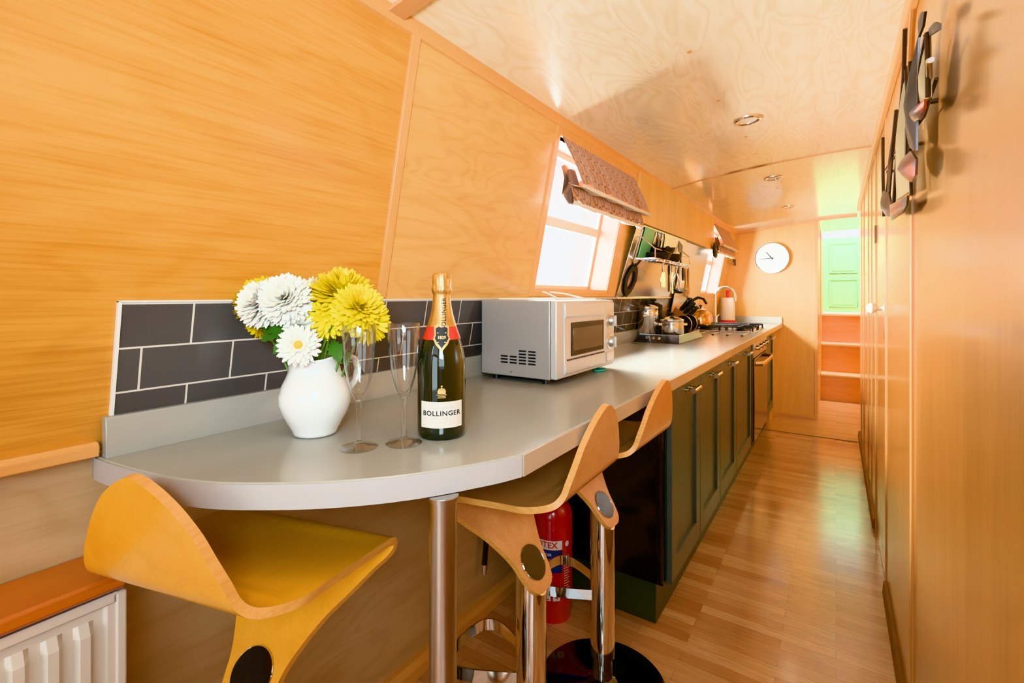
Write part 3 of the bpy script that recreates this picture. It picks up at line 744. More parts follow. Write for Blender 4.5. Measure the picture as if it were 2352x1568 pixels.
for fx_, fy_ in ((X0+.04, Y0+.03), (X1-.03, Y0+.03), (X0+.04, Y1-.04), (X1-.03, Y1-.04)):
    mb = MB(); mb.cyl((fx_, fy_, .9101), (fx_, fy_, Z0+.001), .012, n=16); mb.build('foot', M['black'], mw)
wr = thing('wire_rack', (-.80, 1.45, Z1), 'white wire rack lying on top of the microwave', 'rack')
mb = MB(); z = Z1+.004
mb.tube([(-.93, 1.30, z), (-.72, 1.30, z), (-.72, 1.60, z), (-.93, 1.60, z)], .003, 8, closed=True); mb.build('rim', M['white_pl'], wr)
mb = MB()
for k in range(7): y = 1.34+k*.037; mb.tube([(-.93, y, z), (-.72, y, z)], .0018, 6)
mb.build('wires', M['white_pl'], wr)
for y0_, y1_ in ((1.36, 1.43), (1.56, 1.48)):
    mb = MB(); mb.tube([(-.74, y0_, z), (-.80, (y0_+y1_)/2, z+.018), (-.84, y1_, z+.024)], .0028, 8); mb.build('folding_leg', M['white_pl'], wr)
mb = MB(); pts = [(-.695+.02*cos(k*PI/9)*(1+.15*sin(3*k)), 1.585+.035*sin(k*PI/9), .911+.006*j) for j in range(2) for k in range(18)]
mb.add(pts, [tuple(range(18))[::-1], tuple(range(18, 36))]+[(k, (k+1) % 18, 18+(k+1) % 18, 18+k) for k in range(18)])
tag(mb.build('glow_patch', M['teal'], bevel=.002), 'small teal patch standing in for the glow under the microwave front', 'cloth')  # teal glow under the microwave, built as a flat coloured patch

# ------------------------------------------------------------------ champagne bottle
BO = (-.627, .686, .910); bt = thing('champagne_bottle', BO, 'green champagne bottle with gold foil neck on the worktop', 'bottle')
bprof = [(0, .012), (.028, .004), (.036, .0005), (.042, .001), (.0455, .006), (.046, .015), (.046, .128), (.0448, .145), (.0415, .163), (.036, .182), (.029, .203), (.0225, .222), (.0185, .238), (.0165, .252), (.0150, .270), (.0148, .285)]
def brad(z):
    for (r0, z0), (r1, z1) in zip(bprof[4:], bprof[5:]):
        if z0 <= z <= z1: return r0+(r1-r0)*(z-z0)/(z1-z0)
    return .0148
mb = MB(); mb.lathe(bprof+[(0, .285)], c=BO, n=64); mb.build('glass_body', M['bottle'], bt, ang=50)
ab = math.radians(-47.6)
def on_b(s_, z, e=.0006, a_=ab):
    r = brad(z); a = a_+s_/max(r, .01); return (BO[0]+(r+e)*cos(a), BO[1]+(r+e)*sin(a), BO[2]+z)
def zpatch(w, z0, z1, e, nz=8, n=20, half=None):
    mb = MB(); pts = []
    for i in range(nz+1):
        z = z0+(z1-z0)*i/nz; r = brad(z)+e
        for k in range(n+1):
            a = ab+(-half+2*half*k/n); pts.append((BO[0]+r*cos(a), BO[1]+r*sin(a), BO[2]+z))
    mb.grid(pts, nz+1, n+1); return mb
mb = MB(); fp = [(brad(.205)+.0006, .205)]+[(brad(z)+.0010, z) for z in (.212, .222, .232, .245, .258, .268)]+[(.0165, .270), (.0182, .274), (.0185, .281), (.0172, .284), (.0178, .292), (.0172, .304), (.0150, .309), (.0, .3105)]
def crumple(p, a): 
    k = 1+(.03*sin(9*a+p[2]*200)+.02*sin(17*a) if p[2] > .268 else .004*sin(11*a)); return (p[0]*k, p[1]*k, p[2])
mb.lathe(fp, c=BO, n=64, warp=crumple); mb.build('neck_foil', M['gold'], bt, ang=60)
mb = MB(); mb.lathe([(brad(z)+.0009, z) for z in (.184, .19, .196, .202, .208)], c=BO, n=64); mb.build('neck_band', M['redlabel'], bt)
shield = [(-.013, .020), (-.006, .024), (0, .0215), (.006, .024), (.013, .020), (.0125, .004), (.015, -.002), (.010, -.012), (.003, -.020), (0, -.025), (-.003, -.020), (-.010, -.012), (-.015, -.002), (-.0125, .004)]
def shield_mb(sc_, e, zc_):
    mb = MB(); n = len(shield); vs = []
    for q_ in (1., .66, .33): vs += [on_b(x*sc_*q_, zc_+y*sc_*q_, e) for x, y in shield]
    vs.append(on_b(0, zc_, e))
    fs = [(i*n+k, i*n+(k+1) % n, (i+1)*n+(k+1) % n, (i+1)*n+k) for i in range(2) for k in range(n)]+[(2*n+k, 2*n+(k+1) % n, 3*n) for k in range(n)]
    mb.add(vs, fs); return mb
shield_mb(1.05, .0014, .188).build('neck_crest', M['goldprint'], bt); shield_mb(.82, .0018, .189).build('crest_field', M['blackprint'], bt)
mb = MB()
for dz in (.197, .180): mb.add([on_b(x, dz+y, .0023) for x, y in ((-.008, -.0006), (.008, -.0006), (.008, .0006), (-.008, .0006))], [(0, 1, 2, 3)])
for txt, sz, z in (('1829', .0075, .1885),):
    t2 = text_mb(txt, sz, lambda a, b, z=z: on_b(a, z+b, .0023), .0002); mb.add(t2.v, t2.f)
mb.build('crest_lettering', M['goldprint'], bt, smooth=False)
zpatch(0, .024, .072, .0006, 4, 30, half=.92).build('label', M['paper'], bt)
text_mb('BOLLINGER', .0130, lambda a, b: on_b(a, .0505+b*.95, .0011), .0003, spacing=1.10).build('label_lettering', M['blackprint'], bt, smooth=False)
mb = text_mb('CHAMPAGNE', .006, lambda a, b: on_b(a, .0605+b, .0011), 0, spacing=1.25)
for txt, sz, z in (('SPECIAL CUVEE', .0042, .0405), ('AY FRANCE', .0032, .0345)):
    t2 = text_mb(txt, sz, lambda a, b, z=z: on_b(a, z+b, .0011), 0, spacing=1.2); mb.add(t2.v, t2.f)
mb.add([on_b(x, y, .0011) for x, y in ((-.030, .0305), (.030, .0305), (.030, .0310), (-.030, .0310))], [(0, 1, 2, 3)])
mb.build('label_small_print', M['greyprint'], bt, smooth=False)
text_mb('BOLLINGER', .0115, lambda a, b: on_b(-b+.004, .232+a*.92, .0016), .0002, spacing=1.1).build('foil_lettering', M['blackprint'], bt, smooth=False)
# small gold emblem above the label: crowned arch over bars
mb = MB()
def bl(poly): mb.add([on_b(x, z, .0009) for x, z in poly], [tuple(range(len(poly)))])
bl([(-.0085, .084), (.0085, .084), (.0085, .0855), (-.0085, .0855)]); bl([(-.007, .0815), (.007, .0815), (.007, .0825), (-.007, .0825)]); bl([(-.0075, .079), (.0075, .079), (.0075, .080), (-.0075, .080)])
bl([(-.007, .0865), (.007, .0865), (.0075, .092), (.005, .0965), (.002, .0965), (0, .0985), (-.002, .0965), (-.005, .0965), (-.0075, .092)])
bl([(-.0015, .099), (.0015, .099), (.0015, .102), (-.0015, .102)])
mb.build('gold_emblem', M['goldprint'], bt, smooth=False)

# ------------------------------------------------------------------ champagne flutes
def flute(loc, lab):
    t = thing('champagne_flute', loc, lab, 'glass', 'champagne flutes')
    mb = MB(); outer = [(.0, .0), (.0315, 0), (.0325, .0015), (.031, .0028), (.018, .0048), (.009, .0075)]
    mb.lathe(outer+[(.0055, .012), (.0, .012)], n=48); mb.build('foot', M['glass'], t, world=False)
    mb = MB(); mb.lathe([(0, .0122), (.0052, .0122), (.0047, .02), (.0045, .045), (.0046, .072), (.0055, .082), (0, .082)], n=24); mb.build('stem', M['glass'], t, world=False)
    o = [(0, .0822), (.0058, .0822), (.009, .088), (.0145, .100), (.0200, .118), (.0243, .140), (.0270, .165), (.0283, .190), (.0287, .2155), (.0282, .2165), (.0276, .2155)]
    i_ = [(.0272, .190), (.0259, .165), (.0232, .140), (.0188, .118), (.0132, .1015), (.007, .094), (0, .092)]
    mb = MB(); mb.lathe(o+i_, n=56); mb.build('bowl', M['glass'], t, world=False)
    return t
flute((-.691, .544, .9102), 'empty clear champagne flute beside the white jug'); 
flute((-.644, .605, .9102), 'empty clear champagne flute beside the green bottle')

# ------------------------------------------------------------------ jug and flowers
JG = (-.833, .554, .910); jg = thing('jug', JG, 'white ceramic jug holding yellow and white flowers', 'jug')
sp = math.radians(215)     # spout points to image left
def jwarp(p, a):
    t = max(0, min(1, (p[2]-.105)/.050)); d = math.atan2(sin(a-sp), cos(a-sp))
    g = math.exp(-(d/.42)**2)
    k = 1+t*t*.42*g
    dz = t*(.014*cos(d)*.0 - .012*math.exp(-((abs(d)-1.9)/.9)**2)+.006*math.exp(-((abs(d)-1.0)/.5)**2))
    return (p[0]*k, p[1]*k, p[2]+dz)
outer = [(0, .0005), (.036, .0005), (.040, .003), (.0415, .008), (.043, .012), (.052, .028), (.0605, .045), (.0655, .062), (.0655, .078), (.061, .094), (.053, .110), (.047, .122), (.0445, .134), (.0455, .146), (.0485, .155), (.0488, .157), (.0475, .1585), (.046, .157)]
inner = [(.043, .146), (.0415, .134), (.044, .122), (.050, .110), (.058, .094), (.0625, .078), (.0625, .062), (.057, .045), (.048, .028), (.036, .012), (0, .010)]
mb = MB(); mb.lathe(outer+inner, c=JG, n=72, warp=jwarp); mb.build('jug_body', M['white'], jg, ang=60)
ha = math.radians(80); hx, hy = cos(ha), sin(ha)
mb = MB(); mb.tube([(JG[0]+hx*r, JG[1]+hy*r, JG[2]+z) for r, z in ((.042, .138), (.062, .146), (.080, .138), (.088, .118), (.084, .094), (.070, .078), (.060, .076))], [.0075, .007, .0065, .0065, .0065, .007, .008], 12, flat=(1, 1.5)); mb.build('handle', M['white'], jg)

def petal(mb, base, d, side, L, W, curl, cup=.25):
    """curved petal strip from base along d, bending towards +n by curl"""
    n = side.cross(d).normalized(); pts = []
    prof = ((0, .25), (.3, .75), (.62, 1.), (.85, .8), (1., .22))
    for t, w in prof:
        c = base+d*(L*t)+n*(curl*L*t*t)
        for s_ in (-1, 0, 1):
            pts.append(c+side*(s_*W*w*.5)+n*(cup*W*abs(s_)*w*.5))
    mb.grid(pts, len(prof), 3)
def bloom(loc, face, R, mat, lab, name, kind='ball', stem_to=None, group=None, rnd=None, centre=True):
    rr = random.Random(rnd); t = thing(name, loc, lab, 'flower', group)
    f = Vector(face).normalized(); a = f.orthogonal().normalized(); b = f.cross(a); C0 = Vector(loc); mb = MB()
    if kind == 'ball':
        # chrysanthemum dome: rings from outer drooping petals to incurved centre
        rings = ((.95, 30, 2.0), (.97, 34, 1.78), (1., 36, 1.56), (1., 36, 1.36), (.98, 34, 1.17), (.96, 32, 1.0), (.93, 28, .83), (.90, 24, .66), (.87, 18, .5), (.88, 15, .34), (.86, 11, .2), (.84, 6, .08))
        for Lr, cnt, pol in rings:
            for k in range(cnt):
                az = 2*PI*(k+rr.random()*.5)/cnt+pol*5; pl = pol+rr.uniform(-.1, .1)
                d = (f*cos(pl)+(a*cos(az)+b*sin(az))*sin(pl)).normalized(); tang = (-a*sin(az)+b*cos(az)).normalized()
                petal(mb, C0+d*R*.30, d, tang, R*Lr*.72*rr.uniform(.88, 1.1), R*.20, rr.uniform(.08, .3), .4)
    else:
        rings = ((1., 22, 1.55), (.98, 22, 1.35), (.88, 20, 1.12), (.70, 16, .88), (.48, 12, .62)) if kind == 'daisy' else ((1., 18, 1.45), (.98, 18, 1.2), (.9, 14, .9), (.8, 10, .5))
        for Lr, cnt, pol in rings:
            for k in range(cnt):
                az = 2*PI*(k+rr.random()*.4)/cnt+pol*3; pl = pol+rr.uniform(-.1, .1)
                d = (f*cos(pl)+(a*cos(az)+b*sin(az))*sin(pl)).normalized(); tang = (-a*sin(az)+b*cos(az)).normalized()
                petal(mb, C0+d*R*.12, d, tang, R*Lr*rr.uniform(.85, 1.0), R*.22, .12, .35)
    mb.build('petals', M[mat], t, ang=60, weld=False, recalc=False)
    if centre and kind == 'daisy':
        mb = MB(); Mq = Matrix((tuple(a)+(0,), tuple(b)+(0,), tuple(f)+(0,), (0, 0, 0, 1))).transposed()
        mb.lathe([(R*.20, 0), (R*.19, R*.12), (R*.12, R*.2), (0, R*.22)], n=16, M4=Mq); mb.xf(T(*(C0+f*R*.16))); mb.build('flower_centre', M['yellow2'], t)
    if stem_to is not None:
        s1 = Vector(stem_to); m1 = C0-f*R*.25; mid = (m1+s1)/2+Vector((0, 0, .012))
        mb = MB(); mb.tube([m1, (m1*2+mid)/3+Vector((0, 0, -.002)), mid, s1], .0022, 8); mb.build('stem', M['stem'], t)
    return t
toc = Vector((.74, -.60, .12))   # from the jug towards the viewer
def J(dx, dy, z): return (JG[0]+dx, JG[1]+dy, JG[2]+z)
FL = [
 ('ball', (-.791,.582,1.170), (.35,-.10,.9), .064, 'yellow', 'largest yellow chrysanthemum, topmost of the bunch', J(.016,.012,.06)),
 ('ball', (-.740,.580,1.150), (.75,-.25,.5), .050, 'yellow', 'yellow chrysanthemum at the right front of the bunch above the flute', J(.022,.006,.05)),
 ('star', (-.725,.596,1.125), (.8,.1,-.1), .042, 'yellow', 'ragged yellow flower drooping at the right edge of the bunch', J(.02,.02,.05)),
 ('star', (-.790,.550,1.130), (.6,-.7,-.1), .038, 'yellow', 'small yellow flower between the white blooms and big yellow heads', J(.01,-.01,.05)),
 ('ball', (-.920,.500,1.163), (-.4,-.1,.9), .053, 'yellow', 'yellow chrysanthemum behind the large white bloom at left', J(-.018,-.01,.06)),
 ('star', (-.921,.492,1.118), (-.2,-.6,-.5), .030, 'yellow', 'small yellow flower hanging at lower left of the bunch', J(-.024,-.014,.06)),
 ('ball', (-.884,.480,1.160), (.3,-.8,.35), .046, 'petal_w', 'large white chrysanthemum at the left of the bunch', J(-.014,-.02,.06)),
 ('ball', (-.838,.497,1.168), (.62,-.68,.35), .048, 'petal_w', 'large white many-petalled bloom in the middle of the bunch', J(0,-.016,.05)),
 ('daisy', (-.832,.528,1.150), (.8,-.5,.1), .036, 'petal_w', 'white flower with yellow centre next to the big yellow heads', J(.004,0,.05)),
 ('star', (-.822,.516,1.120), (.7,-.6,-.3), .032, 'petal_w', 'small white half-open flower below the large white bloom', J(.004,-.01,.05)),
 ('daisy', (-.797,.497,1.087), (.74,-.64,.18), .037, 'petal_w', 'white daisy-like flower with green-yellow centre drooping over jug rim', J(-.012,-.016,.10)),
 ('star', (-.862,.562,1.190), (.1,-.3,.9), .028, 'petal_w', 'white flower peeping up behind the yellow heads', J(-.004,.012,.06)),
]
for i, (k_, loc, fc, R_, mt, lab, stt) in enumerate(FL):
    bloom(loc, fc, R_, mt, lab, 'chrysanthemum', k_, stt, 'flowers in the white jug', i+3)
def leaf(root, base, d, n, L, W):
    d = Vector(d).normalized(); n = Vector(n); s_ = d.cross(n).normalized(); n = s_.cross(d).normalized(); base = Vector(base)
    edge = [(0, .04), (.12, .12), (.22, .32), (.30, .24), (.42, .5), (.50, .34), (.62, .46), (.72, .28), (.84, .26), (1., .0)]
    mb = MB(); pts = []
    for t_, w in edge:
        c = base+d*(L*t_)-n*(.25*L*t_*t_)
        pts += [c-s_*W*w+n*W*w*.3, c, c+s_*W*w+n*W*w*.3]
    mb.grid(pts, len(edge), 3); return mb.build('leaf', M['leaf'], root, recalc=False)
lf = thing('leafy_stem', J(0, -.01, .15), 'green lobed leaves and bare stems between flowers in the jug', 'foliage')
for (b_, d_, L_, W_) in (((-.838,.510,1.118), (-.5,-.55,-.2), .062, .05), ((-.850,.512,1.105), (-.5,-.6,.35), .055, .042), ((-.830,.515,1.10), (-.2,-.8,-.4), .05, .04), ((-.815,.525,1.10), (.5,-.5,-.5), .045, .036), ((-.79,.56,1.09), (.6,-.2,-.4), .05, .035), ((-.80,.575,1.075), (.7,0,-.45), .045, .032), ((-.86,.53,1.12), (-.7,-.3,.1), .06, .045)):
    leaf(lf, b_, d_, (.5, -.5, .7), L_, W_)
for k in range(7):
    x0_, y0_ = JG[0]+.02*cos(k*2.4), JG[1]+.02*sin(k*2.4)
    mb = MB(); mb.tube([(x0_*.6+JG[0]*.4, y0_*.6+JG[1]*.4, .99), (x0_+.012, y0_-.002, 1.06), (x0_+.026+.004*k, y0_+.004, 1.125)], .0020, 8); mb.build('stem', M['stem'], lf)

# ------------------------------------------------------------------ roman blinds
def roman(loc_y0, loc_y1, prof, lab, seed, name='roman_blind'):
    rr = random.Random(seed); t = thing(name, (prof[0][0], (loc_y0+loc_y1)/2, 1.6), lab, 'blind', 'roman blinds')
    def cloth(pf, mat, nm, wob=.004, extra=0., uv=None):
        # resample profile
        fine = []
        for (a, b) in zip(pf, pf[1:]):
            m_ = max(2, int(math.dist(a, b)/.012))
            for q_ in range(m_): fine.append((a[0]+(b[0]-a[0])*q_/m_, a[1]+(b[1]-a[1])*q_/m_))
        fine.append(pf[-1]); n = 48; pts = []; arc = [0]
        for i in range(1, len(fine)): arc.append(arc[-1]+math.dist(fine[i], fine[i-1]))
        mb = MB(); uvs = {}
        for i, (x, z) in enumerate(fine):
            for k in range(n+1):
                y = loc_y0-extra+(loc_y1-loc_y0+2*extra)*k/n; w = arc[i]/max(.01, arc[-1])
                sag = wob*w*(sin(y*31+seed)+.6*sin(y*67+arc[i]*20)+.5*sin(y*17))
                pts.append((x+sag*.6, y, z+sag))
        mb.grid(pts, len(fine), n+1)
        o = mb.build(nm, M[mat], t, weld=False, recalc=False)
        me = o.data; L = me.uv_layers.new(name='UVMap')
        for p in me.polygons:
            for li in p.loop_indices:
                vi = me.loops[li].vertex_index; i, k = divmod(vi, n+1); L.data[li].uv = ((loc_y1-loc_y0)*k/n, arc[i])
        return o
    cloth(prof, 'blind', 'blind_panel', .004)
    x1, z1 = prof[-1]
    cloth([(x1+.003, z1-.002), (x1-.004, z1-.012), (x1-.03, z1-.006), (x1-.062, z1+.010)], 'lining', 'upper_fold', .005)
    cloth([(x1-.052, z1+.012), (x1-.040, z1-.03), (x1-.036, z1-.062)], 'blind', 'lower_fold', .006)
    cloth([(x1-.034, z1-.058), (x1-.040, z1-.072), (x1-.06, z1-.066), (x1-.082, z1-.03)], 'lining', 'hem_fold', .006)
    cloth([(x1-.085, z1-.03), (x1-.075, z1+.03), (x1-.09, z1+.07)], 'blind_plain', 'gathered_back', .012)
    mb = MB(); mb.box(prof[0][0]-.03, prof[0][0]+.004, loc_y0, loc_y1, prof[0][1]-.008, prof[0][1]+.012); mb.build('head_rail', M['trim'], t, bevel=.002)
    mb = MB()
    for k in range(3):
        y = loc_y0+.012+.014*k; mb.tube([(x1-.06, y, z1+.06), (x1-.05, y+.006, z1+.01), (x1-.075+.01*k, y-.004, z1-.03), (x1-.06, y, z1-.062)], [.010, .014, .012, .004], 8)
    mb.build('bunched_edge', M['blind_plain'], t)
    return t
roman(1.575, 2.345, [(-.846, 1.778), (-.825, 1.735), (-.798, 1.68), (-.772, 1.62), (-.757, 1.582)], 'patterned brown roman blind half raised over the nearer window', 1)
roman(4.20, 4.93, [(-.840, 1.79), (-.825, 1.745), (-.798, 1.69), (-.772, 1.635), (-.757, 1.60)], 'plain-looking brown roman blind half raised over the far window by the clock wall', 5)

# pelmet board between the windows
mb = MB(); mb.hexa([(-.86, 2.40, 1.556), (-.832, 2.40, 1.556), (-.832, 4.19, 1.556), (-.86, 4.19, 1.556), (-.86, 2.40, 1.83), (-.828, 2.40, 1.83), (-.828, 4.19, 1.83), (-.86, 4.19, 1.83)])
tag(mb.build('pelmet_board', M['bulk'], bevel=.002), 'pale wooden board along the ceiling between the two windows', 'board')

# ------------------------------------------------------------------ cooking wall: steel panels, rack, utensils
def sheet(name, lab, pts, mat, th=.004, cat='panel'):
    mb = MB(); P_ = [Vector(p) for p in pts]; n = (P_[1]-P_[0]).cross(P_[3]-P_[0]).normalized()*th
    mb.hexa([*P_, *[p+n for p in P_]]); o = mb.build(name, M[mat], bevel=.001); return tag(o, lab, cat)
def sx(z): return -.974+.155*(z-1.16)/.38*1.0     # splash panel leaning out from the wall at its top
sheet('splash_panel', 'polished steel panel behind the hanging utensils', [(-.968, 2.41, 1.170), (-.968, 3.38, 1.170), (-.85, 3.38, 1.556), (-.85, 2.42, 1.556)], 'sheet')
mb = MB(); mb.box(-.972, -.955, 2.41, 3.38, 1.160, 1.171); tag(mb.build('panel_ledge', M['steel2'], bevel=.002), 'thin steel ledge along the bottom of the polished panel', 'ledge')
sheet('steel_splashback', 'plain brushed steel sheet behind the hob', [(-.990, 3.45, .977), (-.990, 4.22, .977), (-.862, 4.18, 1.60), (-.862, 3.42, 1.60)], 'sheet')
RX = lambda z: -.968+.118*(z-1.17)/.386   # face of the splash panel
rk = thing('wire_shelf', (-.86, 2.87, 1.37), 'chrome wire shelf holding black pans on the steel panel', 'rack')
mb = MB(); z = 1.375
xb, xf = RX(1.375)+.012, -.785
mb.tube([(xb, 2.50, z), (xf, 2.50, z), (xf, 3.22, z), (xb, 3.22, z)], .0045, 8, closed=True); mb.tube([(xf, 2.50, z+.05), (xf, 3.22, z+.05)], .004, 8); mb.build('frame', M['chrome'], rk)
mb = MB()
for k in range(1, 12): y = 2.50+.72*k/12; mb.tube([(xb, y, z), (xf, y, z)], .0022, 6)
for k in range(1, 4): x = xb+(xf-xb)*k/4; mb.tube([(x, 2.5, z), (x, 3.22, z)], .0022, 6)
mb.build('base_wires', M['chrome'], rk)
for y in (2.50, 3.22):
    mb = MB(); mb.tube([(xb, y, z), (RX(1.53)+.008, y, 1.53)], .004, 8); mb.tube([(xf, y, z), (xf, y, z+.05), (RX(1.47)+.008, y, 1.50)], .004, 8); mb.build('end_wire', M['chrome'], rk)
mb = MB(); mb.tube([(xf, 2.53, z-.012), (xf, 3.2, z-.012)], .004, 8); mb.build('hanging_rail', M['chrome'], rk)
def pan(loc, R, h, lab, hd, mat='black_iron', tilt=(0, 0), hl=.16):
    t = thing('frying_pan', loc, lab, 'pan', 'black pans on the wire shelf')
    mm = Matrix.Rotation(tilt[0], 4, 'X') @ Matrix.Rotation(tilt[1], 4, 'Y')
    mb = MB(); mb.lathe([(0, 0), (R*.8, 0), (R*.92, h*.3), (R, h), (R*1.01, h+.002), (R*.97, h), (R*.89, h*.3+.003), (R*.78, .004), (0, .004)], n=36, M4=mm); mb.build('pan_body', M[mat], t, world=False)
    mb = MB(); c, s_ = cos(hd), sin(hd); mb.tube([(R*c, R*s_, h*.8), ((R+.04)*c, (R+.04)*s_, h*.9), ((R+hl)*c, (R+hl)*s_, h*1.2)], [.007, .009, .010], 8, flat=(.7, 1.2)); mb.xf(mm); mb.build('handle', M['black'], t, world=False)
    return t
pan((-.845, 2.70, 1.381), .085, .035, 'black frying pan lying at the near end of the wire shelf', PI*.48)
pan((-.845, 2.92, 1.381), .085, .040, 'black frying pan in the middle of the wire shelf', PI*.5, hl=.14)
pan((-.842, 2.80, 1.424), .078, .032, 'small black pan stacked on top of the others on the shelf', -PI*.35, tilt=(.1, .05), hl=.1)
mb = MB(); mb.hexa([(RX(1.385)+.012, 2.52, 1.383), (RX(1.385)+.020, 2.52, 1.383), (RX(1.385)+.020, 2.68, 1.383), (RX(1.385)+.012, 2.68, 1.383), (RX(1.55)+.006, 2.52, 1.545), (RX(1.55)+.014, 2.52, 1.545), (RX(1.55)+.014, 2.68, 1.545), (RX(1.55)+.006, 2.68, 1.545)])
tag(mb.build('chopping_board', M['board_green'], bevel=.003), 'pale green board standing at the near end behind the pans', 'board')
def utensil(name, lab, y, z0, z1, head, mats, cat, hw=.008, x=None):
    """hangs on the rail: handle from z1 down, head shape at the bottom"""
    xx = xf-.006 if x is None else x
    t = thing(name, (xx, y, z0), lab, cat, 'utensils hanging below the wire shelf')
    mb = MB(); zt = z1; zm = z0+head[1]
    mb.tube([(xx, y, zt+.012), (xx+.010, y, zt+.018), (xx+.012, y, zt+.006), (xx, y, zt-.01)], .0022, 6); mb.build('hook', M['chrome'], t)
    mb = MB(); mb.tube([(xx, y, zt-.008), (xx, y, (zt+zm)/2), (xx, y, zm-.004)], [hw*.8, hw, hw*.7], 8); mb.build('handle', M[mats[0]], t)
    k = head[0]; h = head[1]; w = head[2]*1.35; mb = MB()
    if k == 'flat':
        mb.prism([(y-w*.3, zm), (y+w*.3, zm), (y+w/2, zm-h*.3), (y+w/2, z0+.006), (y+w/2-.006, z0), (y-w/2+.006, z0), (y-w/2, z0+.006), (y-w/2, zm-h*.3)], 'x', xx-.0015, xx+.0015)
    elif k == 'slot':
        for j in range(4):
            yy_ = y-w/2+w*j/3; mb.box(xx-.001, xx+.001, yy_-.004, yy_+.004, z0, zm-h*.25)
        mb.box(xx-.001, xx+.001, y-w/2-.004, y+w/2+.004, z0, z0+.012); mb.box(xx-.001, xx+.001, y-w/2-.004, y+w/2+.004, zm-h*.3, zm)
    elif k == 'bowl':
        mb.lathe([(0, 0), (w*.3, .004), (w*.45, .018), (w*.5, .034), (w*.48, .034), (w*.43, .019), (w*.28, .007), (0, .003)], n=24, c=(xx, y, z0)); mb.tube([(xx, y, zm+.004), (xx-.004, y, z0+.034)], .004, 6)
    elif k == 'spoon':
        pts = [(y+w/2*cos(q*PI/10), z0+h/2+h/2*sin(q*PI/10)) for q in range(20)]; mb.prism(pts, 'x', xx-.003, xx+.003)
    elif k == 'whisk':
        for j in range(6):
            a = PI*j/6; mb.tube([(xx+cos(a)*w*f*.5, y+sin(a)*w*f*.5, z) for f, z in ((.15, zm), (.75, zm-h*.4), (1, zm-h*.7), (.7, zm-h*.93), (0, z0), (-.7, zm-h*.93), (-1, zm-h*.7), (-.75, zm-h*.4), (-.15, zm))], .0014, 6)
    mb.build('head', M[mats[1]], t, ang=50)
    return t
utensil('spatula', 'broad steel spatula hanging nearest the ring trivet', 2.66, 1.225, 1.36, ('flat', .085, .06), ('steel2', 'steel2'), 'utensil')
utensil('kitchen_knife', 'long narrow dark utensil hanging beside the spatula', 2.77, 1.20, 1.36, ('flat', .10, .022), ('black', 'black_iron'), 'utensil')
utensil('palette_knife', 'slim steel palette knife hanging beside the dark narrow utensil', 2.84, 1.19, 1.36, ('flat', .13, .026), ('steel2', 'steel2'), 'utensil')
utensil('whisk', 'wire whisk hanging in the middle of the rail', 2.92, 1.215, 1.36, ('whisk', .10, .05), ('steel2', 'chrome'), 'utensil')
utensil('ladle', 'steel ladle hanging above the knife block', 3.0, 1.19, 1.36, ('bowl', .034, .07), ('steel2', 'steel2'), 'utensil')
utensil('masher', 'slotted steel turner hanging above the knife block', 3.07, 1.205, 1.36, ('slot', .07, .055), ('black', 'steel2'), 'utensil')
utensil('wooden_spoon', 'brown wooden spoon hanging at the far end of rail', 3.13, 1.175, 1.36, ('spoon', .07, .045), ('spoonwood', 'spoonwood'), 'utensil')
utensil('wooden_spatula', 'flat wooden spatula hanging last on the rail', 3.20, 1.185, 1.36, ('flat', .075, .045), ('spoonwood', 'spoonwood'), 'utensil')
# egg slice leaning over the pans
mb = MB(); q0 = Vector((-.80, 3.02, 1.43)); 
mb.prism([(2.97, 1.45), (3.06, 1.43), (3.08, 1.49), (2.99, 1.515)], 'x', -.795, -.792); tu = thing('turner', (-.794, 3.02, 1.40), 'dark square-headed turner sticking up from the pans', 'utensil')
mb.build('head', M['rust'], tu, bevel=.001); mb = MB(); mb.tube([(-.794, 3.03, 1.445), (-.80, 3.05, 1.41), (-.81, 3.10, 1.386)], .005, 8); mb.build('handle', M['black'], tu)
# loop-handled utensils hooked at the top of the panel
for k, (y, c) in enumerate(((2.74, 'black_iron'), (2.80, 'black_iron'), (2.86, 'rust'))):
    t = thing('skewer_fork', (RX(1.5)+.02, y, 1.40), ('black fork hooked behind the pans beside the green board', 'black fork hooked behind the pans, middle of three', 'brownish fork hooked behind the pans, farthest of three')[k], 'utensil', 'forks hooked behind the pans')
    mb = MB(); mb.tube([(RX(1.54)+.012, y, 1.545), (RX(1.48)+.02, y+.012, 1.48), (RX(1.40)+.02, y+.02, 1.395)], [.003, .005, .006], 8); mb.build('handle', M[c], t)
    mb = MB()
    for s_ in (-.01, 0, .01): mb.tube([(RX(1.5)+.022, y+.006+s_, 1.50), (RX(1.5)+.022, y+.003+s_*1.3, 1.545)], .0016, 6)
    mb.build('prongs', M['steel2'], t)
# ring trivet hanging near the panel edge
tr = thing('ring_trivet', (-.925, 2.53, 1.165), 'black ring-shaped trivet with lugs hanging at the near panel edge', 'trivet')
mb = MB(); zc_ = 1.262; pts = []
ring = []
n = 48
for k in range(n):
    a = 2*PI*k/n; ro = .082+.010*max(0, cos(a*4))**6; ring.append((a, ro))
vs = []
for xx in (-.0035, .0035):
    for rsel in (0, 1):
        for a, ro in ring:
            r = ro if rsel == 0 else .050
            z = zc_+r*sin(a)*1.0; vs.append((RX(z)+.012+xx, 2.53+r*cos(a)*.95, z))
mb.add(vs, [f for k in range(n) for f in ((k, (k+1) % n, n+(k+1) % n, n+k), (2*n+k, 3*n+k, 3*n+(k+1) % n, 2*n+(k+1) % n), (k, 2*n+k, 2*n+(k+1) % n, (k+1) % n), (n+k, n+(k+1) % n, 3*n+(k+1) % n, 3*n+k))])
mb.build('ring', M['black_iron'], tr)
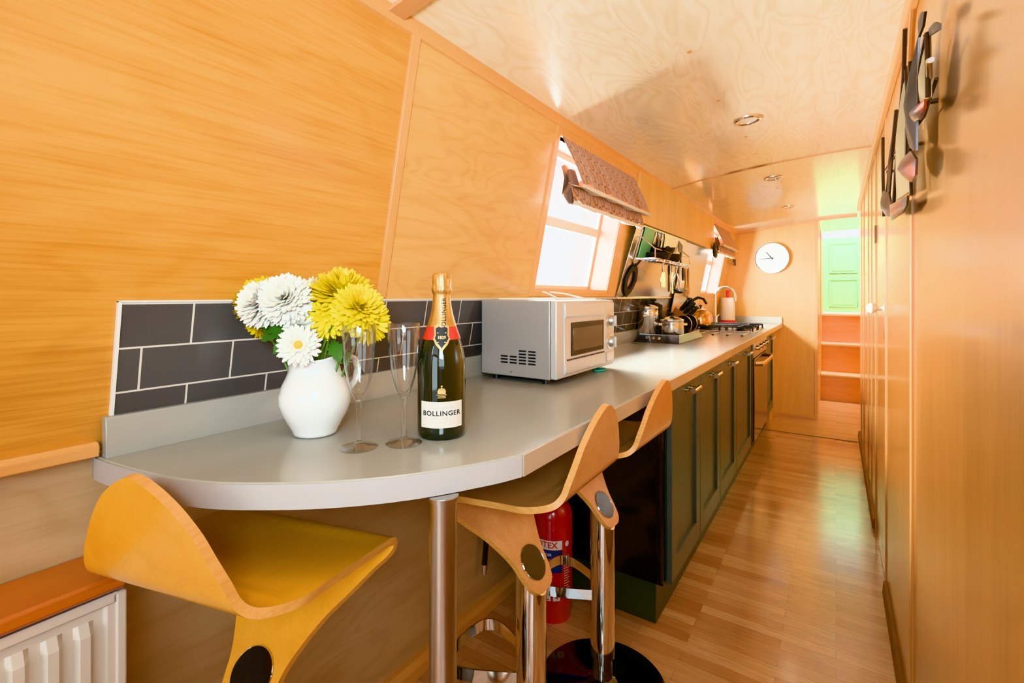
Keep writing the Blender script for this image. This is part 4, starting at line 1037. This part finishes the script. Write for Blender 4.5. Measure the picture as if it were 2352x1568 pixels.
mb = MB(); mb.tube([(RX(1.34)+.012, 2.53, 1.335), (RX(1.37)+.03, 2.54, 1.37)], .006, 8); mb.build('hanging_lug', M['black_iron'], tr)
# oven glove at far end of pelmet
gv = thing('oven_glove', (-.82, 4.12, 1.50), 'dark furry oven glove hanging between the steel sheet and far blind', 'glove')
mb = MB(); mb.tube([(-.815, 4.12, 1.60), (-.812, 4.12, 1.57), (-.808, 4.12, 1.53), (-.806, 4.12, 1.495), (-.806, 4.12, 1.48)], [.012, .03, .042, .036, .012], 16, flat=(.45, 1.)); mb.build('mitt', M['gun'], gv)
mb = MB(); mb.tube([(-.808, 4.16, 1.54), (-.806, 4.185, 1.53), (-.806, 4.195, 1.545)], [.014, .013, .006], 12, flat=(.6, 1)); mb.build('thumb', M['gun'], gv)

# ------------------------------------------------------------------ things on the far worktop
tr2 = thing('metal_tray', (-.86, 3.0, .91), 'dark grey slope-sided metal tray under the steel pots', 'tray')
mb = MB(); b0 = (-.978, -.715, 2.70, 3.28); t0 = (-.960, -.735, 2.77, 3.25)
mb.hexa([(b0[0], b0[2], .9102), (b0[1], b0[2], .9102), (b0[1], b0[3], .9102), (b0[0], b0[3], .9102), (t0[0], t0[2], .950), (t0[1], t0[2], .950), (t0[1], t0[3], .950), (t0[0], t0[3], .950)]); mb.build('tray_body', M['tray'], tr2, bevel=.003)
mb = MB(); mb.tube([(t0[0], t0[2], .951), (t0[1], t0[2], .951), (t0[1], t0[3], .951), (t0[0], t0[3], .951)], .003, 8, closed=True); mb.build('rim', M['steel2'], tr2)
for xk in (-.905, -.868, -.835):
    mb = MB(); mb.lathe([(0, .010), (.009, .009), (.011, 0)], n=18, M4=T(xk, 2.732, .931) @ Matrix.Rotation(math.radians(60), 4, 'X')); mb.build('knob', M['steel2'], tr2)
def pot(loc, R, h, lab, name='saucepan', lid=True, mat='steel2', knob='black', loops=True):
    t = thing(name, loc, lab, 'pot')
    mb = MB(); mb.lathe([(0, 0), (R*.95, 0), (R, .006), (R, h*.72), (R*1.02, h*.74), (R*1.02, h*.78), (R, h*.80), (R, h), (R*1.03, h+.003), (R*.97, h+.002), (R*.96, .01), (0, .008)], n=44); mb.build('pot_body', M[mat], t, world=False)
    if lid:
        mb = MB(); mb.lathe([(R*1.02, h+.003), (R*1.0, h+.009), (R*.6, h+.020), (R*.2, h+.025), (0, h+.026)], n=44); l_ = mb.build('lid', M[mat], t, world=False)
        mb = MB(); mb.lathe([(.006, h+.024), (.006, h+.032), (.016, h+.036), (.017, h+.044), (.010, h+.049), (0, h+.05)], n=20); mb.build('lid_knob', M[knob], l_, world=False)
    if loops:
        for s_ in (-1, 1):
            a0_ = .6 if R > .065 else PI/2; a = a0_ if s_ > 0 else a0_+PI
            mb = MB(); mb.tube([((R)*cos(a+q)*k_, R*sin(a+q)*k_, h*.74) for q, k_ in ((-.28, 1.0), (-.24, 1.22), (0, 1.34), (.24, 1.22), (.28, 1.0))], .005, 8, flat=(1.6, .8)); mb.build('loop_handle', M[mat], t, world=False)
    return t
pot((-.932, 2.83, .9512), .060, .150, 'tall lidded steel stock pot on the dark tray', 'stock_pot')
pot((-.80, 2.86, .9512), .068, .080, 'low wide lidded steel pot on the dark tray', 'saucepan')
pot((-.935, 2.955, .9512), .050, .160, 'black pot standing behind the tall steel stock pot', 'casserole_pot', True, 'black_iron', loops=False)
for i, (x, y, lean, lab) in enumerate(((-.765, 2.99, .25, 'steel-rimmed glass lid leaning behind the low pot'), (-.77, 3.15, .3, 'second glass lid leaning farther back by the kettle'))):
    t = thing('glass_lid', (x, y, .952), lab, 'lid', 'pot lids leaning on the tray')
    mm = T(x, y, .952+.056) @ Matrix.Rotation(-PI/2+.15, 4, 'X') @ Matrix.Rotation(lean, 4, 'Y')
    mb = MB(); mb.lathe([(.05, 0), (.043, .006), (.025, .014), (0, .017)], n=36, M4=mm); mb.build('glass_dome', M['dark_glass'], t)
    mb = MB(); mb.tube([tuple(mm @ Vector((0.051*cos(k*PI/18), .051*sin(k*PI/18), 0))) for k in range(36)], .0032, 8, closed=True); mb.build('rim', M['steel2'], t)
    mb = MB(); mb.lathe([(.005, .016), (.005, .024), (.014, .028), (.012, .034), (0, .036)], n=16, M4=mm); mb.build('knob', M['black'], t)
# knife block and knives
KB = (-.92, 3.37, .91); kb = thing('knife_block', KB, 'slanted brown wooden knife block beside the steel sheet', 'knife block')
up = Vector((.50, .10, .86)).normalized(); fr = Vector((.86, .17, -.50)).normalized(); sd = Vector((-.2, .98, 0)).normalized()
mb = MB(); base = Vector((KB[0], KB[1], .9101))
q = [(-.055, 0), (.060, 0), (.112, .105), (.016, .192), (-.060, .070)]
pts = []
for s_ in (-.05, .05):
    for a_, b_ in q: pts.append((base.x+a_, base.y+s_, base.z+b_))
n = 5; mb.add(pts, [tuple(range(n))[::-1], tuple(range(n, 2*n))]+[(i, (i+1) % n, n+(i+1) % n, n+i) for i in range(n)]); mb.build('block', M['block'], kb, bevel=.002)
for k in range(6):
    r_, c_ = divmod(k, 2)
    f_ = .25+.25*r_; p0 = base+Vector((.016+(.112-.016)*f_, -.022+.044*c_, .192+(.105-.192)*f_)); d = Vector((.64, .0, .77)).normalized()
    labs = ('top near', 'top far', 'middle near', 'middle far', 'lowest near', 'lowest far')
    t = thing('knife', tuple(p0), 'black riveted knife handle in the wooden block, %s slot' % labs[k], 'knife', 'knives in the wooden block')
    L_ = .105-.008*r_
    mb = MB(); mb.tube([p0+d*.0005, p0+d*.015, p0+d*L_*.6, p0+d*L_*.95, p0+d*L_], [.0105, .012, .0125, .0125, .007], 10, flat=(1., .7)); mb.build('handle', M['black'], t)
    mb = MB()
    for e_ in (.25, .5, .78): 
        c0 = p0+d*L_*e_; mb.cyl(c0+Vector((0, -.0135, 0)), c0+Vector((0, .0135, 0)), .003, n=8)
    mb.build('rivets', M['steel2'], t)
# kettle on hob, hob, pan rods
hb = thing('gas_hob', (-.73, 4.12, .91), 'steel gas hob with black pan supports set on the worktop', 'hob')
mb = MB(); mb.box(-.965, -.485, 3.84, 4.42, .9102, .918); mb.build('hob_plate', M['steel2'], hb, bevel=.003)
for cx_, cy_, r_ in ((-.85, 3.98, .04), (-.60, 3.98, .03), (-.85, 4.28, .03), (-.60, 4.28, .045)):
    mb = MB(); mb.lathe([(r_*1.3, .9181), (r_*1.2, .924), (r_, .926), (r_, .933), (r_*.9, .936), (0, .937)], n=28, c=(cx_, cy_, 0)); mb.build('burner', M['black_iron'], hb)
for cy_ in (3.98, 4.28):
    mb = MB(); z = .946
    mb.tube([(-.95, cy_-.125, z), (-.50, cy_-.125, z), (-.50, cy_+.125, z), (-.95, cy_+.125, z)], .005, 8, closed=True)
    for cx_ in (-.85, -.60):
        for k in range(4):
            a = k*PI/2+PI/4*0; mb.tube([(cx_+.02*cos(a), cy_+.02*sin(a), z+.002), (cx_+.12*cos(a), cy_+.12*sin(a), z+.002)], .0048, 8)
    for x in (-.95, -.725, -.50):
        for y in (cy_-.125, cy_+.125): mb.tube([(x, y, .9181), (x, y, z)], .006, 8)
    mb.build('pan_support', M['grate'], hb)
for k in range(4):
    mb = MB(); mb.lathe([(0, .016), (.012, .016), (.014, .012), (.015, 0)], n=18, c=(-.515, 3.93+k*.10-.0, .918)); mb.build('knob', M['steel2'], hb)
for k in range(4):
    x = -.786+k*.091
    t = thing('pan_rest_rod', (x, 3.64, .91), ('thin steel pan rod inlaid before the hob, nearest the wall', 'thin steel pan rod before the hob, second from the wall', 'thin steel pan rod before the hob, second from worktop edge', 'thin steel pan rod before the hob, nearest the worktop edge')[k], 'rod', 'pan rods set in the worktop before the hob')
    mb = MB(); mb.tube([(x, 3.475, .9145), (x, 3.83, .9145)], .0042, 10); mb.build('rod', M['steel2'], t)
    mb = MB(); mb.lathe([(0, .009), (.007, .008), (.008, 0)], n=14, c=(x, 3.472, .910)); mb.build('end_cap', M['black'], t)
kt = thing('kettle', (-.885, 3.97, .953), 'copper stovetop kettle with black handle on the hob', 'kettle')
mb = MB(); mb.lathe([(0, 0), (.082, 0), (.088, .006), (.089, .04), (.084, .072), (.070, .098), (.048, .115), (.030, .121), (.030, .124), (.020, .130), (0, .132)], n=44, c=(-.885, 3.97, .9535)); mb.build('kettle_body', M['copper'], kt)
mb = MB(); mb.lathe([(.006, 0), (.006, .008), (.012, .012), (.011, .020), (0, .023)], n=16, c=(-.885, 3.97, 1.084)); mb.build('lid_knob', M['black'], kt)
mb = MB(); mb.tube([(-.885+.060*a_, 3.97+.0405*a_-.02, z) for a_, z in ((-.9, 1.06), (-.95, 1.10), (-.75, 1.145), (-.2, 1.165), (.35, 1.155), (.7, 1.115))], [.009, .010, .011, .012, .011, .009], 10); mb.build('handle', M['black'], kt)
mb = MB(); mb.tube([(-.885-.045, 3.97-.07, 1.03), (-.93-.015, 3.97-.10, 1.06), (-.945-.008, 3.865, 1.085)], [.018, .013, .011], 12); mb.build('spout', M['copper'], kt)
# mixer tap
tp = thing('mixer_tap', (-.93, 4.75, .91), 'tall chrome swan-neck mixer tap near the far window', 'tap')
mb = MB(); mb.lathe([(0, 0), (.028, 0), (.028, .006), (.020, .012), (.018, .06), (.022, .07), (.020, .085), (.012, .09)], n=28, c=(-.93, 4.75, .9102)); mb.build('tap_body', M['chrome'], tp)
pts = [(-.93, 4.75, .99), (-.93, 4.75, 1.17)]+[(-.845-.085*cos(k*PI/10), 4.75, 1.175+.085*sin(k*PI/10)) for k in range(11)]+[(-.76, 4.75, 1.13)]
mb = MB(); mb.tube(pts, .012, 14); mb.build('spout', M['chrome'], tp)
for s_ in (-1, 1):
    mb = MB(); mb.tube([(-.93, 4.75+s_*.018, .975), (-.93, 4.75+s_*.05, .985), (-.915, 4.75+s_*.075, 1.0)], [.008, .006, .007], 10); mb.build('lever', M['chrome'], tp)
# kitchen roll holder
kr = thing('kitchen_roll_holder', (-.90, 5.20, .91), 'white kitchen roll on a red stand beside the end wall', 'kitchen roll')
c_ = (-.90, 5.20, .9102)
mb = MB(); mb.lathe([(0, 0), (.074, 0), (.075, .004), (.075, .022), (.070, .025), (0, .025)], n=40, c=c_); mb.build('base', M['redpl'], kr)
mb = MB(); mb.lathe([(.022, .026), (.066, .026), (.067, .03), (.067, .246), (.066, .25), (.022, .25)], n=44, c=c_); mb.build('paper_roll', M['white_pl'], kr)
mb = MB(); mb.cyl((c_[0], c_[1], .935), (c_[0], c_[1], 1.215), .016, n=20); mb.lathe([(.016, .30), (.02, .305), (.021, .315), (.012, .328), (0, .331)], n=20, c=c_); mb.build('spindle', M['redpl'], kr)
mb = MB(); mb.lathe([(0, 0), (.008, 0), (.006, .01), (0, .012)], n=12, c=(-.90, 5.20, 1.2405)); mb.build('finial', M['white_pl'], kr)
# leaf scrap on worktop
mb = MB(); mb.add([(-.95+.06*t_, 2.60+.012*sin(t_*7), .9106+.002*sin(t_*5)) for t_ in (0, .25, .5, .75, 1)]+[(-.95+.06*t_, 2.618+.010*sin(t_*9), .9106+.002*cos(t_*5)) for t_ in (0, .25, .5, .75, 1)], [(i, i+1, i+6, i+5) for i in range(4)])
tag(mb.build('herb_sprig', M['leaf'], solid=.001), 'tiny green herb scrap on the worktop before the tray', 'herb')

# ------------------------------------------------------------------ clock and key hook
ck = thing('wall_clock', (-.525, YB, 1.55), 'round white wall clock with two thin hands on the end wall', 'clock')
mm = T(-.525, YB-.001, 1.55) @ Matrix.Rotation(PI/2, 4, 'X')
mb = MB(); mb.lathe([(0, 0), (.150, 0), (.153, .008), (.153, .030), (.149, .034), (.146, .030), (.146, .020)], n=64, M4=mm); mb.build('rim', M['silver'], ck)
mb = MB(); mb.lathe([(0, .021), (.1465, .021), (.1465, .0205)], n=64, M4=mm); mb.build('dial', M['dialw'], ck)
def hand(ang, L, w, nm, z):
    mb = MB(); d = Vector((sin(ang), cos(ang))); s_ = Vector((d.y, -d.x)); pts = [(d*-.018+s_*w), (d*-.018-s_*w), (d*L-s_*w*.6), (d*L+s_*w*.6)]
    mb.add([tuple(mm @ Vector((p.x, p.y, zz))) for zz in (z, z+.0012) for p in pts], [(3,2,1,0), (4,5,6,7), (0,1,5,4), (1,2,6,5), (2,3,7,6), (3,0,4,7)]); mb.build(nm, M['black'], ck, smooth=False)
hand(math.radians(-38), .080, .0055, 'hour_hand', .023); hand(math.radians(-94), .108, .0045, 'minute_hand', .0255)
mb = MB(); mb.lathe([(0, .029), (.006, .028), (.006, .022)], n=16, M4=mm); mb.build('hub', M['gun'], ck)
hk = thing('key_hook', (-.868, YB, 1.52), 'small grey hook on the end wall below the far blind', 'hook')
mb = MB(); mb.box(-.880, -.852, YB-.008, YB-.0005, 1.49, 1.555); mb.build('back_plate', M['gun'], hk, bevel=.002)
mb = MB(); mb.tube([(-.866, YB-.008, 1.525), (-.866, YB-.03, 1.52), (-.866, YB-.04, 1.505), (-.866, YB-.035, 1.49)], .004, 8); mb.build('hook', M['steel2'], hk)

# ------------------------------------------------------------------ ceiling downlights
SP = [(-.298, 2.151, 'recessed chrome ceiling downlight nearest the camera'), (-.314, 3.287, 'recessed chrome ceiling downlight just past the ceiling joint'), (-.311, 4.406, 'recessed chrome ceiling downlight nearest the end wall')]
for x, y, lab in SP:
    z = cz(x); t = thing('ceiling_downlight', (x, y, z), lab, 'downlight', 'ceiling downlights'); sl = math.atan((cz(x+.01)-cz(x-.01))/.02)
    mm = T(x, y, z) @ Matrix.Rotation(-sl, 4, 'Y')
    mb = MB(); mb.lathe([(.034, .002), (.036, -.006), (.044, -.009), (.051, -.006), (.052, .001)], n=40, M4=mm); mb.build('bezel', M['chrome'], t)
    mb = MB(); mb.lathe([(.036, -.004), (.030, -.0025), (0, -.0015)], n=32, M4=mm); mb.build('lens', M['white'], t)
mb = MB()
for x, y in ((-.355, 1.45), (-.355, 1.87), (-.335, 2.37), (-.335, 2.68), (-.32, 3.62), (-.30, 3.95)):
    mb.lathe([(0, -.0022), (.006, -.0018), (.008, .001)], n=12, c=(x, y, cz(x)))
struct(mb.build('trim_16', M['trimx']))

# ------------------------------------------------------------------ sailing-boat metal sculpture on the right wall
sc_ = thing('sailboat_wall_sculpture', (XR, 1.55, 1.55), 'long metal wall sculpture of sailing boats hung on the right wall', 'wall sculpture')
def flatp(nm, pts, mat, x, curve=.0, th=.004):
    """metal cut-out in the plane x, bulging into the room by curve"""
    ys = [p[0] for p in pts]; zs_ = [p[1] for p in pts]; cy, cz_ = sum(ys)/len(ys), sum(zs_)/len(zs_); n = len(pts); mb = MB(); vs = []
    for s_ in (0, th):
        vs += [(x+s_, y, z) for y, z in pts]; vs += [(x+s_-curve*.6, cy+(y-cy)*.5, cz_+(z-cz_)*.5) for y, z in pts]; vs.append((x+s_-curve, cy, cz_))
    m_ = 2*n+1; fs = []
    for o_ in (0, m_):
        fs += [(o_+k, o_+(k+1) % n, o_+n+(k+1) % n, o_+n+k) for k in range(n)]+[(o_+n+k, o_+n+(k+1) % n, o_+2*n) for k in range(n)]
    fs += [(k, (k+1) % n, m_+(k+1) % n, m_+k) for k in range(n)]
    mb.add(vs, fs); return mb.build(nm, M[mat], sc_, ang=50)
def rod(nm, pts, r, mat='rust'): mb = MB(); mb.tube(pts, r, 8); return mb.build(nm, M[mat], sc_)
X = .138
flatp('hull', [(1.81, 1.446), (1.385, 1.400), (1.40, 1.381), (1.48, 1.375), (1.70, 1.390), (1.782, 1.396)], 'heat', X-.006, .012)
flatp('sail', [(1.463, 1.721), (1.475, 1.60), (1.40, 1.412), (1.687, 1.440), (1.62, 1.53), (1.56, 1.62), (1.50, 1.70)], 'cream', X, .014)
rod('mast', [(1.0*0+X-.008, 1.40, 1.782), (X-.004, 1.47, 1.70), (X-.004, 1.61, 1.56), (X-.004, 1.71, 1.436)], .0045)
rod('stay', [(X-.002, 1.46, 1.715), (X-.002, 1.40, 1.60), (X-.002, 1.35, 1.395)], .0035)
flatp('hull', [(2.20, 1.492), (2.232, 1.53), (2.12, 1.545), (1.90, 1.50), (1.795, 1.437), (1.835, 1.413), (2.0, 1.44)], 'rust', X-.002, .012)
rod('mast', [(X, 2.14, 1.736), (X, 2.135, 1.60), (X, 2.10, 1.453)], .005)
rod('mast', [(X, 1.687, 1.687), (X, 1.80, 1.60), (X, 2.01, 1.50)], .005)
flatp('sail', [(1.687, 1.687), (1.77, 1.63), (1.905, 1.491), (2.03, 1.513), (1.95, 1.58), (1.80, 1.65)], 'rust', X, .006)
flatp('sail', [(1.228, 1.688), (1.252, 1.593), (1.264, 1.47), (1.342, 1.494), (1.385, 1.564), (1.345, 1.66)], 'gun', X-.004, .016)
flatp('pennant', [(1.236, 1.722), (1.19, 1.715), (1.148, 1.695), (1.172, 1.680), (1.228, 1.684)], 'rust', X-.004, .004)
rod('mast', [(X-.004, 1.30, 1.775), (X-.004, 1.325, 1.74), (X-.004, 1.345, 1.685)], .006, 'spoonwood')
rod('mast', [(X, 1.37, 1.698), (X, 1.375, 1.66), (X, 1.43, 1.56), (X, 1.44, 1.48)], .006)
flatp('hull', [(1.415, 1.493), (1.289, 1.477), (1.206, 1.440), (1.217, 1.412), (1.276, 1.409), (1.342, 1.427), (1.40, 1.46)], 'heat', X-.010, .020)
flatp('sail', [(1.439, 1.58), (1.36, 1.50), (1.301, 1.484), (1.28, 1.53), (1.36, 1.60)], 'gun', X-.004, .008)
flatp('pennant', [(1.092, 1.638), (1.03, 1.62), (.989, 1.598), (.992, 1.590), (1.079, 1.620)], 'rust', X-.006, .004)
flatp('sail', [(1.088, 1.627), (1.078, 1.57), (1.079, 1.515), (1.184, 1.536), (1.164, 1.565), (1.12, 1.60)], 'cream', X-.006, .010)
rod('mast', [(X-.008, 1.094, 1.629), (X-.008, 1.16, 1.61), (X-.008, 1.178, 1.58), (X-.008, 1.174, 1.53)], .004)
rod('mast', [(X-.008, 1.083, 1.628), (X-.008, 1.076, 1.57), (X-.008, 1.074, 1.515)], .004)
flatp('hull', [(1.24, 1.546), (1.083, 1.515), (1.09, 1.500), (1.13, 1.497), (1.206, 1.512)], 'heat', X-.012, .014)
rod('spar', [(X-.006, 1.075, 1.548), (X-.012, 1.03, 1.56), (X-.012, 1.008, 1.552)], .0045, 'steel2')
rod('cross_bar', [(X+.004, 2.14, 1.62), (X+.004, 1.64, 1.565)], .003)
rod('cross_bar', [(X+.004, 1.82, 1.60), (X+.004, 1.62, 1.572)], .003)
rod('cross_bar', [(X+.004, 1.46, 1.55), (X+.004, 1.22, 1.525), (X+.004, 1.08, 1.545)], .003)
for y, z in ((1.25, 1.56), (1.62, 1.57), (2.0, 1.585)):
    mb = MB(); mb.cyl((X, y, z), (XR, y, z), .005, n=10); mb.build('wall_fixing', M['rust'], sc_)

# ------------------------------------------------------------------ rear steps and green door
stp = thing('boarding_steps', (.02, 6.8, 0), 'orange wooden steps with hatch-lit pale treads up to the green door', 'steps')
ys_ = [6.46, 6.70, 6.94, 7.22]; zs2 = [.002, .297, .622, .960]
for i in range(3):
    mb = MB(); mb.box(-.142, .62, ys_[i], ys_[i]+.018, zs2[i], zs2[i+1]-.022); mb.build('riser', M['step'], stp, smooth=False)
    mb = MB(); mb.box(-.142, .62, ys_[i]-.012, ys_[i+1]+(.018 if i < 2 else .05), zs2[i+1]-.022, zs2[i+1]); mb.build('tread', M['tread'], stp, bevel=.004)
mb = MB(); mb.box(-.142, .62, 7.25, 7.285, .975, 1.90)
d2 = struct(mb.build('door_2', M['door_green'], smooth=False))
for z0_, z1_ in ((1.04, 1.38), (1.46, 1.83)):
    mb = MB(); xa, xb_ = -.07, .22
    mb.box(xa, xa+.008, 7.242, 7.2505, z0_, z1_); mb.box(xb_-.008, xb_, 7.242, 7.2505, z0_, z1_); mb.box(xa, xb_, 7.242, 7.2505, z0_, z0_+.008); mb.box(xa, xb_, 7.242, 7.2505, z1_-.008, z1_)
    mb.box(xa+.03, xb_-.03, 7.244, 7.2505, z0_+.03, z1_-.03)
    mb.build('door_panel', M['door_green'], d2, bevel=.002)
mb = MB(); mb.box(-.145, .62, 6.47, 6.50, 1.935, 1.965); struct(mb.build('trim_17', M['dkwood'], bevel=.003))
mb = MB(); mb.box(.62, .64, 4.95, 7.6, 0, 2.05); struct(mb.build('wall_right', M['bulk'], smooth=False))
mb = MB(); mb.box(-.165, -.142, 6.46, 7.6, 0, 1.9); struct(mb.build('wall_rear', M['bulk'], smooth=False))
mb = MB(); mb.box(-.16, -.14, 6.44, 6.47, .95, 1.93); struct(mb.build('trim_18', M['trimz'], bevel=.003))
mb = MB(); mb.box(-1.1, -.165, 7.58, 7.6, 0, 2.05); struct(mb.build('wall_rear', M['bulk'], smooth=False))

# ------------------------------------------------------------------ outside, seen through the windows
mb = MB(); mb.box(-16, -2.2, -8, 14, -.6, .2); tag(mb.build('towpath', plain('pale_gravel', rgb(222,218,206), .9, 0, .1, 6), smooth=False), 'pale towpath bank outside the left windows', 'ground', kind='structure')

# ------------------------------------------------------------------ light
w = bpy.data.worlds.new('sky'); sc.world = w; w.use_nodes = True
bg = w.node_tree.nodes['Background']; bg.inputs[0].default_value = (.93, .97, 1., 1); bg.inputs[1].default_value = 1.6
def area(name, loc, target, sx_, sy_, power, col=(1, 1, 1), spread=PI):
    L = bpy.data.lights.new(name, 'AREA'); L.shape = 'RECTANGLE'; L.size = sx_; L.size_y = sy_; L.energy = power; L.color = col; L.spread = spread
    o = bpy.data.objects.new(name, L); COL.objects.link(o); o.location = loc
    o.rotation_euler = (Vector(target)-Vector(loc)).to_track_quat('-Z', 'Y').to_euler(); return o
area('daylight_window_near', (-1.30, 1.95, 1.42), (-.3, 1.95, 1.36), 1.7, .7, 520, (.82, .97, 1))
area('daylight_window_far', (-1.30, 4.66, 1.42), (-.3, 4.72, 1.30), 1.3, .7, 520, (.82, .97, 1))
area('fill_saloon_front', (0, -2.75, 1.2), (-.1, 2, 1.2), 1.5, 1.5, 29, (.70, .90, 1))  # added fill lamp behind the viewpoint, evens out the interior
area('fill_saloon_side', (1.35, -1.25, 1.5), (-1, .9, 1.1), 1.8, .8, 20, (.70, .90, 1))  # added fill lamp out of view, softens left wall and worktop
area('ceiling_fill', (.25, -.35, 1.45), (-.30, 1.1, 1.93), .4, .3, 24, (.70, .90, 1), math.radians(130))  # added lamp aimed upward to brighten the ceiling
area('daylight_hatch', (.25, 6.75, 2.5), (.22, 7.1, 1.2), .7, .5, 95, (1, 1, 1))
for x, y, lab in SP + [(-.3, .35, ''), (-.3, -1.0, '')]:
    L = bpy.data.lights.new('downlight_lamp', 'SPOT'); L.energy = 4; L.spot_size = math.radians(130); L.spot_blend = .8; L.color = (1, .86, .68); L.shadow_soft_size = .05
    o = bpy.data.objects.new('downlight_lamp', L); COL.objects.link(o); o.location = (x, y, cz(x)-.02)

sc.view_settings.view_transform = 'Khronos PBR Neutral'; sc.view_settings.look = 'None'; sc.view_settings.exposure = -.1; sc.view_settings.gamma = 1.
sc.cycles.max_bounces = 10; sc.cycles.diffuse_bounces = 3; sc.cycles.glossy_bounces = 5; sc.cycles.transmission_bounces = 8
sc.cycles.sample_clamp_indirect = 6; sc.cycles.use_denoising = True; sc.cycles.caustics_reflective = False; sc.cycles.caustics_refractive = False
for o in bpy.data.objects:
    if '_base' in o: del o['_base']
